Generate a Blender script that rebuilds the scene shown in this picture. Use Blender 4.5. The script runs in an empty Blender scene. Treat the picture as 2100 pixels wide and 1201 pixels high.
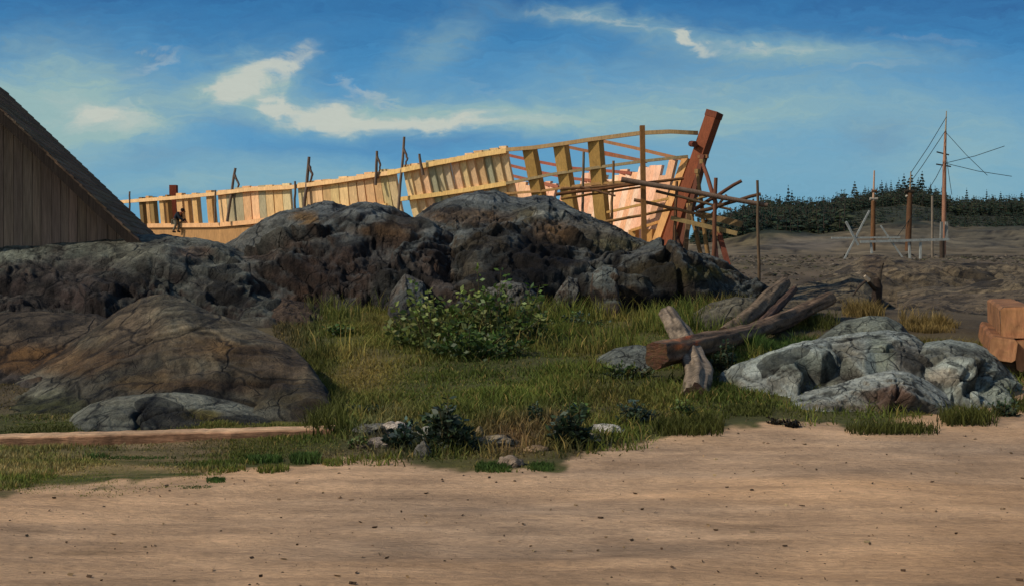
import bpy, math, random
import numpy as np
from mathutils import Vector, Matrix
random.seed(7); rng = np.random.default_rng(11)
F, CX, HY, CH = 2400.0, 1050.0, 520.0, 1.7
col = bpy.context.scene.collection

# ------------------------------------------------------------------ basics
def P(px, py, Y):
    return Vector(((px-CX)/F*Y, Y, CH+(HY-py)/F*Y))
def lin(c):
    return tuple(((v/255.0)/12.92 if v/255.0 <= 0.04045 else ((v/255.0+0.055)/1.055)**2.4) for v in c)
def interp(x, pts, k=1):
    a = np.array([p[0] for p in pts], float); b = np.array([p[k] for p in pts], float)
    return np.interp(x, a, b)
def smooth(a, b, x):
    t = np.clip((x-a)/(b-a), 0, 1); return t*t*(3-2*t)

def _hash(ix, iy, iz, s=0):
    h = (ix.astype(np.int64)*374761393 + iy.astype(np.int64)*668265263 + iz.astype(np.int64)*2147483647 + s*974634777) & 0xFFFFFFFF
    h = ((h ^ (h >> 13))*1274126177) & 0xFFFFFFFF
    h = ((h ^ (h >> 16))*2246822519) & 0xFFFFFFFF
    h = h ^ (h >> 15)
    return (h & 0xFFFFFF)/float(0xFFFFFF)
def vnoise(p, s=0):
    i = np.floor(p).astype(np.int64); f = p-i; f = f*f*f*(f*(f*6-15)+10)
    out = 0
    for dx in (0, 1):
        for dy in (0, 1):
            for dz in (0, 1):
                w = (f[:, 0] if dx else 1-f[:, 0])*(f[:, 1] if dy else 1-f[:, 1])*(f[:, 2] if dz else 1-f[:, 2])
                out = out + w*_hash(i[:, 0]+dx, i[:, 1]+dy, i[:, 2]+dz, s)
    return out*2-1
def fbm(p, octv=4, s=0, gain=0.5):
    a, t, o = 1.0, 0.0, 0
    for k in range(octv):
        o = o + a*vnoise(p*(2.03**k)+17.3*k, s+k); t += a; a *= gain
    return o/t*1.5
def voro(p, s=0):
    i = np.floor(p).astype(np.int64)
    F1 = np.full(len(p), 9.0); F2 = np.full(len(p), 9.0); cp = np.zeros((len(p), 3)); rid = np.zeros((len(p), 3))
    for dx in (-1, 0, 1):
        for dy in (-1, 0, 1):
            for dz in (-1, 0, 1):
                c = i+np.array([dx, dy, dz])
                q = c+np.stack([_hash(c[:, 0], c[:, 1], c[:, 2], s+k) for k in (1, 2, 3)], 1)
                d = np.linalg.norm(p-q, axis=1)
                m = d < F1
                F2 = np.where(m, F1, np.minimum(F2, d))
                F1 = np.where(m, d, F1); cp[m] = q[m]
                if m.any():
                    rid[m] = np.stack([_hash(c[m, 0], c[m, 1], c[m, 2], s+k) for k in (5, 6, 7)], 1)
    return F1, F2, cp, rid*2-1

def set_tags(o, label=None, cat=None, group=None, kind=None):
    if label: o['label'] = label
    if cat: o['category'] = cat
    if group: o['group'] = group
    if kind: o['kind'] = kind
    return o
def thing(name, loc, label, cat, group=None):
    o = bpy.data.objects.new(name, None); col.objects.link(o); o.location = loc; o.empty_display_size = 0.2
    return set_tags(o, label, cat, group)
def mesh_np(name, V, Fc, mat, cols=None, parent=None, shade=True, base=None):
    me = bpy.data.meshes.new(name)
    V = np.asarray(V, float)
    o = bpy.data.objects.new(name, me); col.objects.link(o)
    if parent is not None:
        off = np.array(world_loc(parent)); o.parent = parent
    elif base is not None:
        off = np.array(base); o.location = base
    else:
        off = np.zeros(3)
    V = V-off
    if isinstance(Fc, np.ndarray):
        n, k = Fc.shape
        me.vertices.add(len(V)); me.vertices.foreach_set('co', V.astype(np.float32).ravel())
        me.loops.add(n*k); me.loops.foreach_set('vertex_index', Fc.astype(np.int32).ravel())
        me.polygons.add(n); me.polygons.foreach_set('loop_start', (np.arange(n)*k).astype(np.int32))
        me.update(calc_edges=True)
    else:
        me.from_pydata([tuple(v) for v in V], [], [tuple(f) for f in Fc]); me.update()
    if cols is not None:
        ca = me.color_attributes.new('Col', 'FLOAT_COLOR', 'POINT')
        c4 = np.ones((len(V), 4), np.float32); c4[:, :3] = np.clip(np.asarray(cols), 0, 1)
        ca.data.foreach_set('color', c4.ravel())
    if shade: me.polygons.foreach_set('use_smooth', np.ones(len(me.polygons), bool))
    me.materials.append(mat)
    return o
def world_loc(o):
    v = Vector((0, 0, 0))
    while o is not None:
        v = v+o.location; o = o.parent
    return v

class MB:
    """collects verts, faces and a colour per vertex, builds ONE mesh object"""
    def __init__(s): s.v = []; s.f = []; s.c = []
    def sweep(s, pts, A, B, wa, wb, colr, cap=True):
        n = len(pts); b0 = len(s.v)
        for i, p in enumerate(pts):
            a = A[i]*((wa[i] if isinstance(wa, (list, tuple)) else wa)/2); b = B[i]*((wb[i] if isinstance(wb, (list, tuple)) else wb)/2)
            for q in (p-a-b, p+a-b, p+a+b, p-a+b): s.v.append(tuple(q)); s.c.append(colr)
        for i in range(n-1):
            for k in range(4):
                s.f.append((b0+i*4+k, b0+i*4+(k+1) % 4, b0+(i+1)*4+(k+1) % 4, b0+(i+1)*4+k))
        if cap:
            s.f.append((b0+3, b0+2, b0+1, b0)); e = b0+(n-1)*4; s.f.append((e, e+1, e+2, e+3))
    def beam(s, p0, p1, w, h, colr, up=Vector((0, 0, 1))):
        p0 = Vector(p0); p1 = Vector(p1); d = (p1-p0).normalized()
        if abs(d.dot(up)) > 0.97: up = Vector((0, 1, 0))
        a = d.cross(up).normalized(); b = a.cross(d).normalized()
        s.sweep([p0, p1], [a, a], [b, b], w, h, colr)
    def tube(s, pts, rad, colr, seg=8, cap=True, jit=0.0, endcol=None):
        pts = [Vector(p) for p in pts]; n = len(pts); b0 = len(s.v)
        up = Vector((0.13, 0.21, 1)).normalized()
        js = [1+random.uniform(-jit, jit) for _ in range(seg)]
        for i, p in enumerate(pts):
            d = (pts[min(i+1, n-1)]-pts[max(i-1, 0)]).normalized()
            u = up if abs(d.dot(up)) < 0.95 else Vector((1, 0, 0))
            a = d.cross(u).normalized(); b = a.cross(d)
            r = rad[i] if isinstance(rad, (list, tuple)) else rad
            for k in range(seg):
                t = 2*math.pi*k/seg; rr = r*js[k]*(1+random.uniform(-jit, jit)*0.4)
                s.v.append(tuple(p+a*math.cos(t)*rr+b*math.sin(t)*rr)); s.c.append(colr)
        for i in range(n-1):
            for k in range(seg):
                s.f.append((b0+i*seg+k, b0+i*seg+(k+1) % seg, b0+(i+1)*seg+(k+1) % seg, b0+(i+1)*seg+k))
        if cap:
            for e, rev in ((0, True), (n-1, False)):
                b1 = len(s.v)
                for k in range(seg): s.v.append(s.v[b0+e*seg+k]); s.c.append(endcol or colr)
                fc = [b1+k for k in range(seg)]
                s.f.append(tuple(reversed(fc)) if rev else tuple(fc))
    def leaf(s, c, d, side, ln, wd, colr):
        b0 = len(s.v)
        for q in (c, c+d*ln*0.5+side*wd*0.5, c+d*ln, c+d*ln*0.5-side*wd*0.5): s.v.append(tuple(q)); s.c.append(colr)
        s.f.append((b0, b0+1, b0+2, b0+3))
    def build(s, name, mat, parent=None, shade=False, base=None):
        return mesh_np(name, s.v, s.f, mat, s.c, parent, shade, base)

def jit(c, a=0.12, h=0.04):
    k = 1+random.uniform(-a, a)
    return tuple(max(0, v*k*(1+random.uniform(-h, h))) for v in c)
def rvec():
    while True:
        v = Vector((random.uniform(-1, 1), random.uniform(-1, 1), random.uniform(-1, 1)))
        if 0.05 < v.length < 1: return v.normalized()

# ------------------------------------------------------------------ materials
def material(name, rough=0.9, s1=(4, 4, 4), c1=0.45, s2=(30, 30, 30), c2=0.3, bump=0.3, bdist=0.02, bscale=(20, 20, 20), spec=0.2, transl=0.0, cracks=None):
    m = bpy.data.materials.new(name); m.use_nodes = True; nt = m.node_tree; N = nt.nodes; L = nt.links
    for n in list(N): N.remove(n)
    out = N.new('ShaderNodeOutputMaterial'); bs = N.new('ShaderNodeBsdfPrincipled'); L.new(bs.outputs[0], out.inputs[0])
    at = N.new('ShaderNodeAttribute'); at.attribute_name = 'Col'
    tc = N.new('ShaderNodeTexCoord')
    cur = at.outputs['Color']
    for sc, c, det in ((s1, c1, 6), (s2, c2, 5)):
        mp = N.new('ShaderNodeMapping'); mp.inputs['Scale'].default_value = sc; L.new(tc.outputs['Object'], mp.inputs[0])
        no = N.new('ShaderNodeTexNoise'); no.inputs['Scale'].default_value = 1; no.inputs['Detail'].default_value = det; no.inputs['Roughness'].default_value = 0.65
        L.new(mp.outputs[0], no.inputs[0])
        mr = N.new('ShaderNodeMapRange'); mr.inputs[1].default_value = 0.3; mr.inputs[2].default_value = 0.7
        mr.inputs[3].default_value = 1-c; mr.inputs[4].default_value = 1+c; L.new(no.outputs[0], mr.inputs[0])
        mu = N.new('ShaderNodeVectorMath'); mu.operation = 'SCALE'; L.new(cur, mu.inputs[0]); L.new(mr.outputs[0], mu.inputs['Scale'])
        cur = mu.outputs[0]
    hgt = None
    if cracks:
        for (sc_, wd, dk) in cracks:
            nz = N.new('ShaderNodeTexNoise'); nz.inputs['Scale'].default_value = sc_*.9; nz.inputs['Detail'].default_value = 3; L.new(tc.outputs['Object'], nz.inputs[0])
            ad = N.new('ShaderNodeVectorMath'); ad.operation = 'MULTIPLY_ADD'; L.new(nz.outputs['Color'], ad.inputs[0]); ad.inputs[1].default_value = (.9/sc_,)*3; L.new(tc.outputs['Object'], ad.inputs[2])
            mp = N.new('ShaderNodeMapping'); mp.inputs['Scale'].default_value = (sc_, sc_, sc_*.7); mp.inputs['Rotation'].default_value = (.5, .4, .3); L.new(ad.outputs[0], mp.inputs[0])
            vo = N.new('ShaderNodeTexVoronoi'); vo.feature = 'DISTANCE_TO_EDGE'; vo.inputs['Scale'].default_value = 1; L.new(mp.outputs[0], vo.inputs[0])
            ms = N.new('ShaderNodeTexNoise'); ms.inputs['Scale'].default_value = sc_*.5; L.new(tc.outputs['Object'], ms.inputs[0])
            w1 = N.new('ShaderNodeMapRange'); w1.inputs[1].default_value = .42; w1.inputs[2].default_value = .62; w1.inputs[3].default_value = .0; w1.inputs[4].default_value = wd; L.new(ms.outputs[0], w1.inputs[0])
            mr = N.new('ShaderNodeMapRange'); mr.interpolation_type = 'SMOOTHSTEP'; mr.inputs[1].default_value = 0; L.new(w1.outputs[0], mr.inputs[2]); mr.inputs[3].default_value = dk; mr.inputs[4].default_value = 1; L.new(vo.outputs['Distance'], mr.inputs[0])
            mu = N.new('ShaderNodeVectorMath'); mu.operation = 'SCALE'; L.new(cur, mu.inputs[0]); L.new(mr.outputs[0], mu.inputs['Scale']); cur = mu.outputs[0]
            if hgt is None: hgt = mr.outputs[0]
            else:
                m2 = N.new('ShaderNodeMath'); m2.operation = 'ADD'; L.new(hgt, m2.inputs[0]); L.new(mr.outputs[0], m2.inputs[1]); hgt = m2.outputs[0]
    L.new(cur, bs.inputs['Base Color'])
    bs.inputs['Roughness'].default_value = rough; bs.inputs['Specular IOR Level'].default_value = spec
    mp = N.new('ShaderNodeMapping'); mp.inputs['Scale'].default_value = bscale; L.new(tc.outputs['Object'], mp.inputs[0])
    no = N.new('ShaderNodeTexNoise'); no.inputs['Scale'].default_value = 1; no.inputs['Detail'].default_value = 8; no.inputs['Roughness'].default_value = 0.7
    L.new(mp.outputs[0], no.inputs[0])
    bu = N.new('ShaderNodeBump'); bu.inputs['Strength'].default_value = bump; bu.inputs['Distance'].default_value = bdist
    if hgt is not None:
        m2 = N.new('ShaderNodeMath'); m2.operation = 'MULTIPLY_ADD'; L.new(hgt, m2.inputs[0]); m2.inputs[1].default_value = .45; L.new(no.outputs[0], m2.inputs[2]); L.new(m2.outputs[0], bu.inputs['Height'])
    else: L.new(no.outputs[0], bu.inputs['Height'])
    L.new(bu.outputs[0], bs.inputs['Normal'])
    if transl > 0:
        tr = N.new('ShaderNodeBsdfTranslucent'); L.new(cur, tr.inputs[0]); mx = N.new('ShaderNodeMixShader'); mx.inputs[0].default_value = transl
        L.new(bs.outputs[0], mx.inputs[1]); L.new(tr.outputs[0], mx.inputs[2]); L.new(mx.outputs[0], out.inputs[0])
    return m
M_rock = material('rock_face', 0.85, (1.3, 1.3, 1.8), 0.45, (11, 11, 16), 0.38, 1.0, 0.12, (9, 9, 11), cracks=((.8, .035, .35), (2.6, .03, .6)))
M_pale = material('pale_rock', 0.9, (2.2, 2.2, 2.8), 0.3, (26, 26, 30), 0.38, 1.0, 0.06, (12, 12, 16), cracks=((2.0, .03, .35), (5.5, .05, .6)))
M_sand = material('sand', 0.95, (1.1, 2.2, 1), 0.15, (14, 30, 10), 0.20, 1.0, 0.04, (9, 24, 10))
M_far = material('far_ground', 0.95, (0.05, 0.05, 0.2), 0.35, (0.3, 0.3, 1.0), 0.35, 0.5, 0.3, (0.5, 0.5, 1))
M_grass = material('grass_blades', 0.7, (0.8, 0.8, 0.8), 0.2, (6, 6, 6), 0.15, 0.0, 0.01, transl=0.25)
M_leaf = material('leaves', 0.55, (3, 3, 3), 0.2, (20, 20, 20), 0.15, 0.0, 0.01, spec=0.3, transl=0.25)
M_new = material('fresh_timber', 0.75, (2.5, 2.5, 0.9), 0.16, (18, 18, 3), 0.22, 0.5, 0.03, (20, 20, 3))
M_pole = material('pole_wood', 0.85, (4, 4, 1.5), 0.25, (25, 25, 5), 0.25, 0.5, 0.02, (25, 25, 5))
M_log = material('weathered_log', 0.85, (3, 3, 3), 0.4, (4, 24, 24), 0.45, 0.9, 0.03, (3, 30, 30))
M_board = material('weathered_boards', 0.9, (6, 6, 0.6), 0.3, (40, 40, 2), 0.3, 0.6, 0.02, (50, 50, 2))
M_cloth = material('cloth', 0.95, (8, 8, 8), 0.2, (60, 60, 60), 0.15, 0.3, 0.01)
M_skin = material('skin', 0.6, (8, 8, 8), 0.05, (60, 60, 60), 0.05, 0.1, 0.003)

# ------------------------------------------------------------------ terrain
TY = [2, 9, 12, 16, 20, 26, 34, 45, 60, 80, 110, 160, 250, 500, 1200, 6000]
TC = [-1500, 0, 600, 1050, 1500, 1800, 2100, 3600]
TZ = [[0, 0, .02, .25, .7, 1.0, .9, .6, .4, .5, .9, 1.2, 1.3, 1.2, 0, -20],
      [0, 0, .02, .25, .7, 1.0, .9, .6, .4, .5, .9, 1.2, 1.3, 1.2, 0, -20],
      [0, 0, .10, .38, .65, .9, .7, .3, .2, .4, .9, 1.2, 1.3, 1.2, 0, -20],
      [0, 0, .15, .42, .64, .7, .4, .0, .0, .3, .9, 1.2, 1.3, 1.2, 0, -20],
      [0, 0, .15, .45, .70, .5, .0, -.6, -.5, .3, 1.0, 1.4, 1.4, 1.2, 0, -20],
      [0, 0, .12, .45, .72, .4, -.4, -.9, -.72, .25, 1.1, 1.45, 1.5, 1.2, 0, -20],
      [0, 0, .08, .40, .60, .3, -.4, -.9, -.72, .25, 1.1, 1.45, 1.5, 1.2, 0, -20],
      [0, 0, .05, .20, .30, .2, -.2, -.5, -.4, .25, 1.1, 1.45, 1.5, 1.2, 0, -20]]
TZ = np.array(TZ)
def terrain(X, Y):
    X = np.atleast_1d(np.asarray(X, float)); Y = np.atleast_1d(np.asarray(Y, float))
    px = CX+X/Y*F
    ly = np.interp(np.log(Y), np.log(TY), np.arange(len(TY))); lc = np.interp(px, TC, np.arange(len(TC)))
    i = np.clip(ly.astype(int), 0, len(TY)-2); j = np.clip(lc.astype(int), 0, len(TC)-2)
    fy = ly-i; fc = lc-j; fc = fc*fc*(3-2*fc); fy = fy*fy*(3-2*fy)*0.5+fy*0.5
    z = (TZ[j, i]*(1-fc)*(1-fy)+TZ[j+1, i]*fc*(1-fy)+TZ[j, i+1]*(1-fc)*fy+TZ[j+1, i+1]*fc*fy)
    p = np.stack([X, Y, 0*X], 1)
    near = smooth(60, 20, Y)
    z = z+near*fbm(p*0.55, 3, 3)*0.05*smooth(9, 14, Y)+near*(fbm(p*np.array([1.2, 5.0, 1]), 4, 9)*0.012+fbm(p*np.array([.5, 1.6, 1]), 2, 5)*0.02)
    z = z+smooth(60, 120, Y)*fbm(p*0.05, 3, 8)*0.15
    return z
def tz(x, y): return float(terrain([x], [y])[0])
EDGE = [(-800, 1040), (0, 1012), (200, 1008), (400, 988), (455, 962), (640, 948), (800, 955), (950, 966), (1050, 975), (1120, 966), (1170, 945), (1300, 925), (1400, 906), (1530, 890), (1800, 888), (1900, 868), (2000, 848), (2100, 830), (2700, 790)]
def edgeY(px): return CH*F/(interp(px, EDGE)-HY)

SAND = np.array(lin((196, 158, 119)))*1.0
GR_G = np.array(lin((100, 107, 42))); GR_D = np.array(lin((70, 82, 32))); GR_Y = np.array(lin((148, 126, 64)))
EARTH = np.array(lin((98, 84, 62)))*0.95
def pyof(X, Y, Z): return HY-(Z-CH)/Y*F
PATCH_G = [(750, 760, 70, 55, GR_Y, .9), (1270, 650, 60, 30, GR_Y, .5), (1000, 740, 140, 80, GR_D, .8), (1050, 905, 90, 45, np.array(lin((140, 108, 70))), .9), (900, 830, 120, 50, GR_G, .5),
           (800, 900, 80, 40, np.array(lin((110, 98, 78))), .8), (1150, 870, 70, 25, np.array(lin((100, 78, 52))), .7), (1290, 790, 120, 40, GR_D, .7), (1480, 790, 60, 60, GR_D, .8),
           (60, 985, 260, 28, GR_G*1.1, .5), (700, 935, 90, 18, np.array(lin((130, 108, 74))), .7), (1180, 930, 60, 30, np.array(lin((60, 55, 30))), .7)]
def ground_color(X, Y, Z, blade=False):
    px = CX+X/Y*F; py = pyof(X, Y, Z); p = np.stack([X, Y, 0*X], 1)
    c = np.zeros((len(X), 3))
    n1 = fbm(p*1.1, 4, 21); n2 = fbm(p*np.array([1.3, 6, 1]), 4, 31)
    n3 = fbm(p*np.array([.35, 1.3, 1])+4, 3, 33); n4 = fbm(p*np.array([3.5, 24, 1]), 4, 34)
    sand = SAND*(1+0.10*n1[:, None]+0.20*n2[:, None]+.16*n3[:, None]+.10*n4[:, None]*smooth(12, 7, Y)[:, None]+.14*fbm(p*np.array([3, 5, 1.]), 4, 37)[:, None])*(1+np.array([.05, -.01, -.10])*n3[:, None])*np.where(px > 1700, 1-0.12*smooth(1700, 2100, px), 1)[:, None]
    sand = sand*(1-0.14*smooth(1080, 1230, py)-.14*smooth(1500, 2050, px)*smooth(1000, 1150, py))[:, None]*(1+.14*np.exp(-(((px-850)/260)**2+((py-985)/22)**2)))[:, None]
    g = GR_G*(0.9+0.35*n1[:, None]) + (GR_Y-GR_G)*np.clip(fbm(p*0.8, 3, 41), 0, 1)[:, None]*0.7
    g = g+(GR_D-g)*np.clip(fbm(p*0.7+9, 3, 42)*1.4, 0, 1)[:, None]*0.6
    for (cx, cy, rx, ry, cc, s) in PATCH_G:
        w = s*np.exp(-(((px-cx)/rx)**2+((py-cy)/ry)**2)*(1+0.4*n1)); w = np.where(Y < 40, w, 0)
        g = g+(cc-g)*w[:, None]
    e = EARTH*(0.9+0.3*n1[:, None]+.35*fbm(p*np.array([.5, .16, 1]), 5, 35)[:, None])*(1+np.array([.03, .06, -.03])*fbm(p*.1, 3, 36)[:, None])
    me = np.clip(smooth(15.5, 18, Y)*smooth(1450, 1600, px)+smooth(26, 34, Y)+smooth(700, 560, px)*smooth(11.5, 13, Y)*.85, 0, 1)
    if not blade: g = g*.42+np.array(lin((74, 62, 44)))*.5*(1+.4*n2[:, None])
    g = g+(e-g)*me[:, None]
    ms = smooth(-.35, .35, (edgeY(px)-Y)/0.35+fbm(p*2.2, 4, 51)*1.3)
    strip = (px < 470)*smooth(10.6, 10.2, Y)*0.35       # thin, worn turf in front of the long timber
    ms = np.clip(ms+strip*(0.6+n2), 0, 1)
    c = g+(sand-g)*ms[:, None]
    # dark ditch far right
    yd = np.interp(px, [1850, 1950, 2030, 2100, 2400], [612, 616, 604, 585, 560])
    w = np.exp(-((py-yd)/9)**2)*smooth(1840, 1960, px)*(Y > 40)*0.75
    c = c*(1-w[:, None]*0.7)
    return c, ms
def build_ground():
    cols_ = np.concatenate([np.linspace(-3000, -320, 30), np.linspace(-300, 2400, 620), np.linspace(2420, 5400, 30)])
    rows = np.concatenate([np.geomspace(2.0, 5.0, 20), np.geomspace(5.05, 26, 420), np.geomspace(26.4, 5900, 150)])
    PX, YY = np.meshgrid(cols_, rows); X = ((PX-CX)/F*YY).ravel(); Y = YY.ravel(); Z = terrain(X, Y)
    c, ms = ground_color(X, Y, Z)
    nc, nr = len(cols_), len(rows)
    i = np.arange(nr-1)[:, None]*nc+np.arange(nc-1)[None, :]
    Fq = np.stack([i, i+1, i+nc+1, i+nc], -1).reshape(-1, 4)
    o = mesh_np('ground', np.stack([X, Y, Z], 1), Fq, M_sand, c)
    set_tags(o, 'sandy foreground ground running into the green grass hollow', kind='structure')
build_ground()

# ------------------------------------------------------------------ rocks
def rock(name, crest, foot, Yf, Yc, nu=220, nv=110, amp=0.25, fac=0.35, fs=0.9, crack=0.10, k=2.0, back=0.9, top=(86, 90, 90), side=(58, 50, 44), patches=(), mat=M_rock,
         label='', cat='rock', group=None, kind=None, seed=0, stretch=(1, 1, 1), fine=0.05, sub=0.25, tilt=0.0, rough=.8, mott=0.3, streak=None):
    x0, x1 = crest[0][0], crest[-1][0]
    u = np.linspace(x0, x1, nu); nb = int(nv*0.35); v = np.concatenate([np.linspace(0, 1, nv-nb), 1+np.linspace(0, 1, nb+1)[1:]])
    U, V = np.meshgrid(u, v)
    pc = interp(U, crest); pf = interp(U, foot) if foot else None
    yf = interp(U, Yf) if isinstance(Yf, list) else Yf+0*U; yc = interp(U, Yc) if isinstance(Yc, list) else Yc+0*U
    Yv = np.where(V <= 1, yf+(yc-yf)*V, yc+(yc-yf)*back*(V-1))
    xf = (U-CX)/F*yf
    zf = terrain(xf.ravel(), yf.ravel()).reshape(U.shape)-sub
    pyf = pyof(0, yf, zf)
    pyf = np.maximum(pyf, pc+3); pf0 = pyf.ravel()
    Vc = np.clip(V, 0, 1); sh = 1-(1-Vc)**k
    sh = sh*(1-tilt)+tilt*Vc
    py = pyf+(pc-pyf)*sh
    z = CH+(HY-py)/F*Yv
    zc = CH+(HY-pc)/F*yc
    xb = (U-CX)/F*(yc+(yc-yf)*back)
    zb = zf-0.6
    z = np.where(V > 1, zc+(zb-zc)*np.clip(V-1, 0, 1)**1.7, z)
    X = (U-CX)/F*Yv
    G = np.stack([X, Yv, z], -1)
    du = np.gradient(G, axis=1); dv = np.gradient(G, axis=0)
    n = np.cross(du, dv); n /= np.linalg.norm(n, axis=-1, keepdims=True)+1e-9
    n = n.reshape(-1, 3); Pn = G.reshape(-1, 3)
    st = np.array(stretch); q = Pn*st+seed*13.7
    warp = np.stack([fbm(q*0.7, 3, seed+61), fbm(q*0.7, 3, seed+62), fbm(q*0.7, 3, seed+63)], 1)
    F1, F2, cp, rid = voro((q+warp*0.5)*fs, seed)
    facet = np.einsum('ij,ij->i', (q+warp*0.5)*fs-cp, rid)*smooth(0, .08, F2-F1)+.04*smooth(0, .2, F2-F1)
    G1, G2, cp2, rid2 = voro((q+warp*0.3)*fs*2.7, seed+9)
    facet2 = (np.einsum('ij,ij->i', (q+warp*0.3)*fs*2.7-cp2, rid2)+.04)*smooth(0, .09, G2-G1)
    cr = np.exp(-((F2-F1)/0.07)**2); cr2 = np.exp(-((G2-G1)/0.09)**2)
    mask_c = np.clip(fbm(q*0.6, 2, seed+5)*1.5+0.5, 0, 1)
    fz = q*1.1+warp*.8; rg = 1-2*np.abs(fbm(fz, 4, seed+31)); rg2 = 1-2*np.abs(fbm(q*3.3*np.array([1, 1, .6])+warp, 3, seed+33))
    vv = V.ravel(); brk = np.clip(.95-.8*smooth(.30, .62, vv+.25*fbm(q*.5, 2, seed+44)), .12, 1)
    K1, K2, cp3, rid3 = voro((q+warp*.2)*fs*7.5, seed+19); facet3 = np.einsum('ij,ij->i', (q+warp*.2)*fs*7.5-cp3, rid3)
    patchy = np.clip(fbm(q*0.45, 2, seed+8)*1.6+.55, .1, 1)
    d = amp*fbm(q*0.42, 3, seed+1) + brk*rough*(fac*facet + fac*0.36*facet2*patchy - crack*cr*mask_c - crack*0.4*cr2*mask_c*patchy) + fine*fbm(q*4, 4, seed+3) + fac*.085*facet3*(.5+.8*patchy) - rough*amp*.22*np.clip(rg, 0, 1)**3*(.3+.7*brk) - brk*rough*amp*.12*np.clip(rg2, 0, 1)**3*patchy
    fade = np.where(vv <= 1, (1-0.62*smooth(0.55, 0.97, vv))*(.25+.75*smooth(0, .12, vv)), 0.38)     # keep the skyline near its drawn line
    d = d*fade*np.clip((pf0-pc.ravel())/130, .22, 1)
    Pn = Pn+n*d[:, None]
    # colours
    G3 = Pn.reshape(G.shape); du = np.gradient(G3, axis=1); dv = np.gradient(G3, axis=0); nn = np.cross(du, dv); nn /= np.linalg.norm(nn, axis=-1, keepdims=True)+1e-9
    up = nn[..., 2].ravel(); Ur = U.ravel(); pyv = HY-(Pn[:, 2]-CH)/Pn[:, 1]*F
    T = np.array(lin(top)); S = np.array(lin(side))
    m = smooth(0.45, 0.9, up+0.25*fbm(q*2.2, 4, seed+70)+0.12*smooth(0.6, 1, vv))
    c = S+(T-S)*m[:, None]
    c = c*(1+mott*fbm(q*1.6, 5, seed+71)+0.5*mott*rid[:, 0]*0.5)[:, None]
    wb = np.clip(fbm(q*1.0, 4, seed+72)-0.3, 0, 1)
    c = c+(np.array(lin((82, 64, 48)))-c)*(wb*0.6)[:, None]
    if streak:
        sx, sy_ = streak; dx = (Ur-sx)/100; dy = (pyv-sy_)/100+.6; an = np.arctan2(dy, dx); rr = np.sqrt(dx*dx+dy*dy)
        qs = np.stack([an*5.5+.35*fbm(q*.8, 2, 5), rr*.45, 0*an], 1); sn = fbm(qs*2.2, 4, seed+90); sn2 = fbm(qs*6, 3, seed+91)
        c = c*(1+.55*sn+.30*sn2)[:, None]*(1+np.array([.10, .0, -.12])*sn[:, None])
    nz = fbm(q*3.0, 4, seed+73)
    for (cx, cy, rx, ry, cc, s) in patches:
        r2 = ((Ur-cx)/rx)**2+((pyv-cy)/ry)**2
        w = s*smooth(1.5, 0.55, np.sqrt(r2)+0.45*nz)
        c = c+(np.array(lin(cc))*(1+0.25*nz[:, None])-c)*w[:, None]
    c = c*(1-0.45*np.clip(rg, 0, 1)**4-.25*np.clip(rg2, 0, 1)**4*patchy)[:, None]  # recesses painted darker, occlusion shade put into the colour
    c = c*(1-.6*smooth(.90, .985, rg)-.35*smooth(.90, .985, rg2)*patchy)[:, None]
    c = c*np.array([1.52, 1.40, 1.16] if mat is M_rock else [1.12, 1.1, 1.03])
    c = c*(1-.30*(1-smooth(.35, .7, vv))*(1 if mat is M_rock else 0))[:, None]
    c = c*(1-0.65*cr*mask_c*rough)[:, None]*(1-0.3*cr2*mask_c*patchy)[:, None]  # crevice shade painted into the colour along the cracks
    nr, nc = U.shape
    i = np.arange(nr-1)[:, None]*nc+np.arange(nc-1)[None, :]
    Fq = np.stack([i, i+1, i+nc+1, i+nc], -1).reshape(-1, 4)
    b = Pn[len(Pn)//2]; base = (float(Pn[:, 0].mean()), float(yf.mean()), float(zf.mean()))
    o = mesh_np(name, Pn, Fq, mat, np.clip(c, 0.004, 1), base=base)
    return set_tags(o, label, cat, group, kind)

SHADE_BLK = (26, 22, 18); GBL = (92, 98, 98); OCH = (112, 84, 38); RED = (86, 60, 44); PUR = (66, 56, 56); MOS = (84, 80, 36); TAN = (128, 100, 70)  # the near-black tone paints shade into hollows and clefts
# long back ridge under the shed
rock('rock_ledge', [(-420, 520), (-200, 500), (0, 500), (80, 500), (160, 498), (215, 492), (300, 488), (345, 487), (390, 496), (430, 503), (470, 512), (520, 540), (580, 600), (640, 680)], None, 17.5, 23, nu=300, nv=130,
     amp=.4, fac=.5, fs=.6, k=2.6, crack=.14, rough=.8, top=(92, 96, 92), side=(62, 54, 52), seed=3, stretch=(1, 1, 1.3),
     patches=[(100, 520, 210, 22, (96, 104, 100), .85), (270, 520, 60, 22, (98, 100, 92), .8), (120, 590, 130, 60, PUR, .7), (230, 590, 40, 50, SHADE_BLK, .45), (400, 520, 40, 14, RED, .5), (360, 545, 90, 18, (92, 96, 94), .7), (330, 575, 80, 12, SHADE_BLK, .45), (290, 560, 14, 30, SHADE_BLK, .7), (440, 590, 50, 30, (74, 72, 70), .7), (60, 680, 90, 30, (88, 62, 34), .5), (480, 620, 40, 30, SHADE_BLK, .4)],
     label='long dark grey rock ledge below the brown shed, purplish on its front face', cat='rock ledge')
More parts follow.
